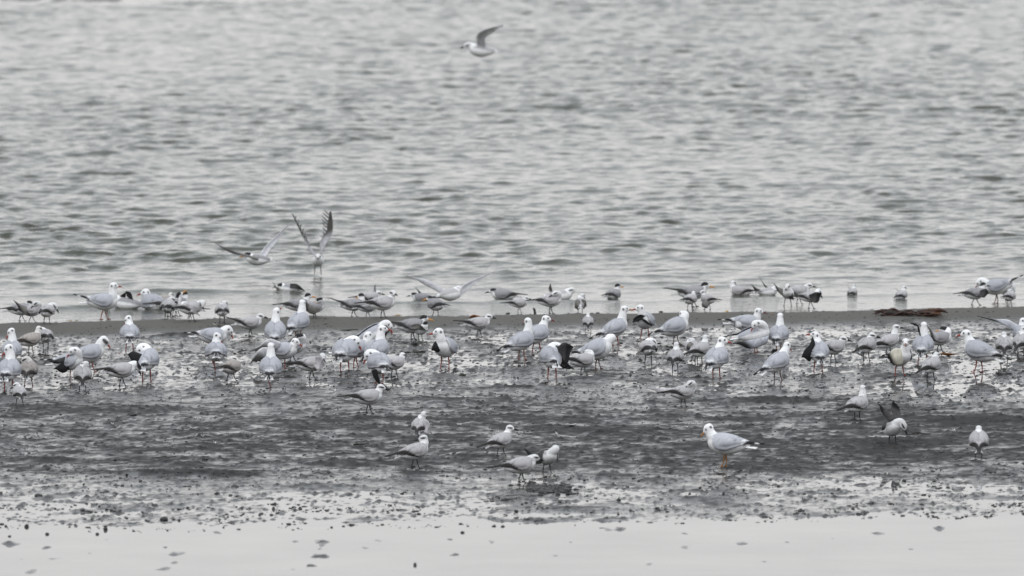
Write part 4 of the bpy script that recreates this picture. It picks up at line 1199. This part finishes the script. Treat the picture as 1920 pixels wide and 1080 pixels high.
scraps("weed_patch", 260, lambda r: (1000 + 110 * r.beta(1.5, 3.2) - 16 * r.random(), 917 + 5 * r.normal() * 0.8), lambda r, py: 0.010 + 0.016 * r.random(), CLOD, seed=3)
def shore_spot(r):
    while True:
        px, py = r.random() * 1960 - 20, 885 + 125 * r.beta(2.2, 1.8)
        v = noise(px / 130, py / 16, 45) + noise(px / 40, py / 9, 46)
        if v > 0.16 + 0.1 * r.random() and py < 1004 - 0.017 * px: return px, py
scraps("mud_crumbs", 1500, shore_spot, lambda r, py: 0.004 + 0.012 * r.random() ** 3, CLOD, seed=4)
def belt_spot(r):
    while True:
        px, py = r.random() * 1960 - 20, 578 + 322 * r.random()
        if noise(px / 160, py / 18, 47) + 0.6 * noise(px / 45, py / 7, 48) + 0.4 * r.random() > 0.1: return px, py
scraps("mud_grit", 11000, belt_spot, lambda r, py: 0.003 + 0.010 * r.random() ** 3, CLOD, seed=5)

# moulted feathers
FEA = material("white_feather", (0.78, 0.78, 0.77), 0.8)
def feather(label, px, py, wpx, ang, curl, seed):
    x, y, z = at(px, py)
    L_ = wpx / FPX * y
    u = np.linspace(0, 1, 9); v = np.linspace(-1, 1, 5)
    U, Vv = np.meshgrid(u, v, indexing='ij')
    wd = 0.26 * np.sin(np.clip(U * 1.05 + 0.05, 0, 1) * math.pi) ** 0.6
    P = np.stack([(U - .5) * L_, Vv * wd * L_, curl * L_ * (4 * (U - .5) ** 2) + 0.10 * L_ * np.abs(Vv) ** 2 + 0.004], -1)
    a, f = shell(P, 0.002)
    q, g = tube([(-0.75 * L_, 0, 0.004 + curl * L_ * 1.6), (-0.5 * L_, 0, 0.004 + curl * L_), (0, 0, 0.006)], [0.0012, 0.0016, 0.001], 5)
    s = Soup(); s.add(a, f); s.add(q, g)
    o = obj("feather", mesh("feather", s.verts(), s.f), FEA)
    o.location = (x, y, z + 0.003); o.rotation_euler = (R(seed * 7 % 20 - 10), 0, R(ang))
    tag(o, label, "feather", "white feathers shed on the mud")
for i, (px, py, w_, an, cu, lab) in enumerate([
    (478, 730, 8, 10, .25, "white feather at the foot of the one-legged gull"),
    (823, 735, 10, 30, .35, "white feather on the flat, right of the profile tern with black wing tips"),
    (845, 729, 8, -20, .15, "thin white feather, upper right of the feather by the profile tern"),
    (966, 716, 9, 15, .45, "curled white feather in the middle of the flat, left of the green-legged tern"),
    (627, 735, 8, 50, .5, "white feather on the flat, left of the profile tern with black wing tips"),
    (862, 797, 9, 0, .1, "flat white feather on the dark mud, above the three foreground terns"),
    (1043, 817, 8, 70, .6, "upright white feather right of the long-billed foreground tern"),
    (1072, 799, 17, 8, .12, "long pale feather on the dark mud, upper right of the long-billed foreground tern"),
    (1217, 762, 10, -10, .1, "white feather on the dark mud, left of the tern with one wing held out flat"),
    (1288, 802, 6, 20, .3, "tiny white feather on the dark mud, left of the walking gull"),
    (1270, 714, 8, 0, .3, "white feather between the smallest tern and the tern with one wing held out flat"),
    (1384, 681, 9, 10, .2, "white feather on the wet flat, right of the streaky-backed gull"),
    (363, 805, 12, 12, .25, "curved white feather on the dark mud, left foreground"),
    (403, 833, 7, 60, .5, "small white feather right of the curved feather in the left foreground"),
    (412, 815, 8, -5, .15, "flat white feather above the small feather in the left foreground"),
    (248, 911, 7, 80, .6, "white feather scrap standing in the weedy mud, left foreground"),
    (211, 797, 5, 40, .5, "tiny white fleck of down on the dark mud, upper left foreground"),
    (3, 801, 6, 40, .4, "white fleck of down at the very left edge of the dark mud"),
    (788, 708, 8, 5, .4, "white feather behind the profile tern, below the gull facing the viewer"),
    (404, 610, 6, 0, .2, "white feather on the sand bar, left of the fluffed pale tern"),
    (510, 795, 6, 20, .2, "tiny white feather on the dark mud below the one-legged gull"),
    (1788, 808, 6, 30, .4, "white feather chip on the dark mud, left of the plump right-hand tern"),
    (1636, 821, 9, 0, .1, "flat pale feather left of the tern with both wings thrown up"),
    ]): feather(lab, px, py, w_, an, cu, i * 5 + 3)

# dead leaves
def leaf(label, px, py, wpx, ang, col, seed, tilt=12, ratio=.22):
    x, y, z = at(px, py)
    L_ = wpx / FPX * y
    u = np.linspace(0, 1, 11); v = np.linspace(-1, 1, 5)
    U, Vv = np.meshgrid(u, v, indexing='ij')
    wd = ratio * np.sin(np.clip(U, 0.02, .98) * math.pi) ** 0.8
    P = np.stack([(U - .5) * L_, Vv * wd * L_, (0.10 * np.abs(Vv) * wd / ratio + 0.16 * (U - .45) ** 2 + 0.02 * np.sin(U * 9 + seed)) * L_], -1)
    a, f = shell(P, 0.003)
    m = mottled("dead_leaf", col, tuple(c * 0.35 for c in col), 18 / max(L_, .03) * .1, 0.6, 0.3)
    o = obj("leaf", None); o.location = (x, y, z + 0.004); o.rotation_euler = (R(tilt), 0, R(ang))
    obj("blade", mesh("blade", a, f), m, o)
    q, g = tube([(-0.5 * L_, 0, .045 * L_), (-0.62 * L_, 0, .06 * L_), (-0.75 * L_, .02 * L_, .03 * L_)], [.0022, .002, .0018], 5)
    obj("stalk", mesh("stalk", q, g), m, o)
    tag(o, label, "leaf", "dead leaves washed up on the flat")
leaf("long orange dead leaf on the wet flat, under the preening crested tern at right", 1776, 667, 34, 175, (0.42, 0.17, 0.04), 1)
leaf("orange-brown dead leaf on the sand bar, behind the white tern with dark flank", 892, 597, 26, 170, (0.36, 0.13, 0.03), 2, 25, .3)
leaf("yellow-brown leaf at the sea edge, right of the stout grey tern", 746, 593, 14, 5, (0.34, 0.2, 0.05), 3)
leaf("yellow leaf at the sea edge, left one of two by the tall profile gull", 132, 602, 8, 15, (0.36, 0.26, 0.06), 4)
leaf("brownish yellow leaf at the sea edge, right one of two by the tall profile gull", 144, 602, 7, -10, (0.25, 0.18, 0.05), 5)
leaf("little yellow leaf on the sand bar behind the gull standing low", 1363, 585, 7, 20, (0.5, 0.3, 0.06), 6, 30, .35)
leaf("small tan leaf on the sand bar, beyond the straight gull with turned back", 1447, 590, 8, 0, (0.3, 0.18, 0.1), 7)
leaf("yellow leaf chip on the wet flat, right of the spread-black-wing gull", 297, 657, 7, 0, (0.35, 0.27, 0.07), 8)
leaf("brown leaf chip on the wet flat, below the bowing gull", 372, 646, 6, 0, (0.2, 0.11, 0.06), 9)

# sticks and a stub of plank
WOOD = mottled("wet_wood", (0.02, 0.018, 0.016), (0.05, 0.044, 0.038), 40, 0.55, 0.4)
def stick(label, x0, y0, x1, y1, r, seed, rise=0.0):
    a, c = np.array(at(x0, y0)), np.array(at(x1, y1))
    n = 7
    pts = np.array([a + (c - a) * t for t in np.linspace(0, 1, n)])
    pts[:, 2] = np.array([max(float(land(p[0], p[1])), 0) for p in pts]) + r * 0.6 + rise * np.linspace(0, 1, n)
    pts[:, 1] += 0.02 * np.sin(np.arange(n) * 1.7 + seed)
    mid = pts.mean(0)
    v, f = tube(pts - mid, [r * q for q in (0.7, 1, 0.9, 1.1, 0.9, 0.8, 0.5)], 6)
    o = obj("stick", mesh("stick", v, f), WOOD); o.location = mid
    tag(o, label, "stick", "sticks lying on the mud")
stick("dark stick on the mud right of the tern throwing up its wings", 1731, 770, 1756, 768, .009, 1)
stick("thin stick on the foreground mud right of the three foreground terns", 1082, 868, 1118, 866, .007, 2)
stick("brown stick on the foreground mud at the left, below the curved feather", 380, 863, 403, 862, .008, 3)
stick("stick in the foreground mud, left of the small black-billed tern", 663, 834, 692, 833, .009, 4)
stick("long thin twig on the left foreground mud", 285, 858, 331, 857, .005, 5)
stick("thin dark stick on the wet flat behind the preening gull with black tail", 757, 662, 798, 660, .008, 6)
stick("twig on the wet flat, left of the gull standing behind the rounded gull", 638, 620, 672, 618, .006, 7)
stick("pale twig lying right of the tern throwing up its wings", 1702, 815, 1745, 814, .006, 8)
x, y, z = at(1005, 587)
s = Soup()
pv = np.array([(-.014, -.012, -.03), (.014, -.012, -.03), (.014, .012, -.03), (-.014, .012, -.03), (-.034, -.010, .056), (-.008, -.010, .047), (-.008, .010, .045), (-.034, .010, .054)])
s.add(pv, [(0, 1, 5, 4), (1, 2, 6, 5), (2, 3, 7, 6), (3, 0, 4, 7), (4, 5, 6, 7), (3, 2, 1, 0)])
o = obj("plank", mesh("plank", s.verts(), s.f, False), WOOD); o.location = (x, y, z)
bv = o.modifiers.new("edge", 'BEVEL'); bv.width = 0.003; bv.segments = 2
tag(o, "short black plank stub standing up out of the sea edge", "plank")

# washed-up heap of dead brown fronds on the bar
FR = [mottled("dead_frond", (0.085, 0.036, 0.020), (0.018, 0.010, 0.008), 14, 0.6, 0.5), mottled("dry_frond", (0.16, 0.085, 0.05), (0.05, 0.024, 0.016), 14, 0.6, 0.5),
      mottled("rotten_frond", (0.018, 0.012, 0.010), (0.05, 0.025, 0.018), 14, 0.6, 0.5)]
x0, y0, z0 = at(1708, 590)
heap = obj("frond_heap", None); heap.location = (x0, y0, z0)
tag(heap, "heap of dead brown palm fronds washed up on the sand bar", "fronds")
r = np.random.default_rng(12)
sc = y0 / FPX
for i in range(56):
    cx = (r.random() - .5) * 112 * sc + (-.02)
    prof = 0.62 + 0.38 * math.sin((cx / sc + 60) * 0.075)
    ln = (14 + 34 * r.random()) * sc
    cz = (0.8 + 6.0 * r.random()) * sc * prof
    cy = (r.random() - .5) * 0.34
    an = r.normal() * 0.22 + (math.pi if r.random() < .5 else 0)
    u = np.linspace(0, 1, 8); v = np.linspace(-1, 1, 4)
    U, Vv = np.meshgrid(u, v, indexing='ij')
    wd = (0.010 + 0.018 * r.random()) * np.sin(np.clip(U * .9 + .08, 0, 1) * math.pi) ** .6
    bend = -abs(r.normal()) * 0.22
    P = np.stack([(U - .5) * ln, Vv * wd + 0.05 * np.sin(U * 3 + i) * .4, bend * ln * (U - .5) ** 2 * 2 + np.abs(Vv) * wd * .9 + .008 * np.sin(U * 7 + i * 2)], -1)
    rx = r.normal() * 0.6
    Rx = np.array(((1, 0, 0), (0, math.cos(rx), -math.sin(rx)), (0, math.sin(rx), math.cos(rx))))
    P = (P.reshape(-1, 3) @ Rx.T @ rotz(an).T + (cx, cy, cz)).reshape(P.shape)
    P[..., 2] = np.maximum(P[..., 2], 0.0)
    vv, ff = shell(P, 0.005)
    mi = 2 if (abs(cx / sc + 45) < 14 and r.random() < .6) else (1 if (cx / sc > 32 and r.random() < .7) else (0 if r.random() < .75 else 2))
    obj("frond", mesh("frond", vv, ff), FR[mi], heap)
lump("shell", "white shell fragment lying under the heap of dead fronds", 1680, 588, 7, 3, FEA, "shell", None, 77, sub=1)
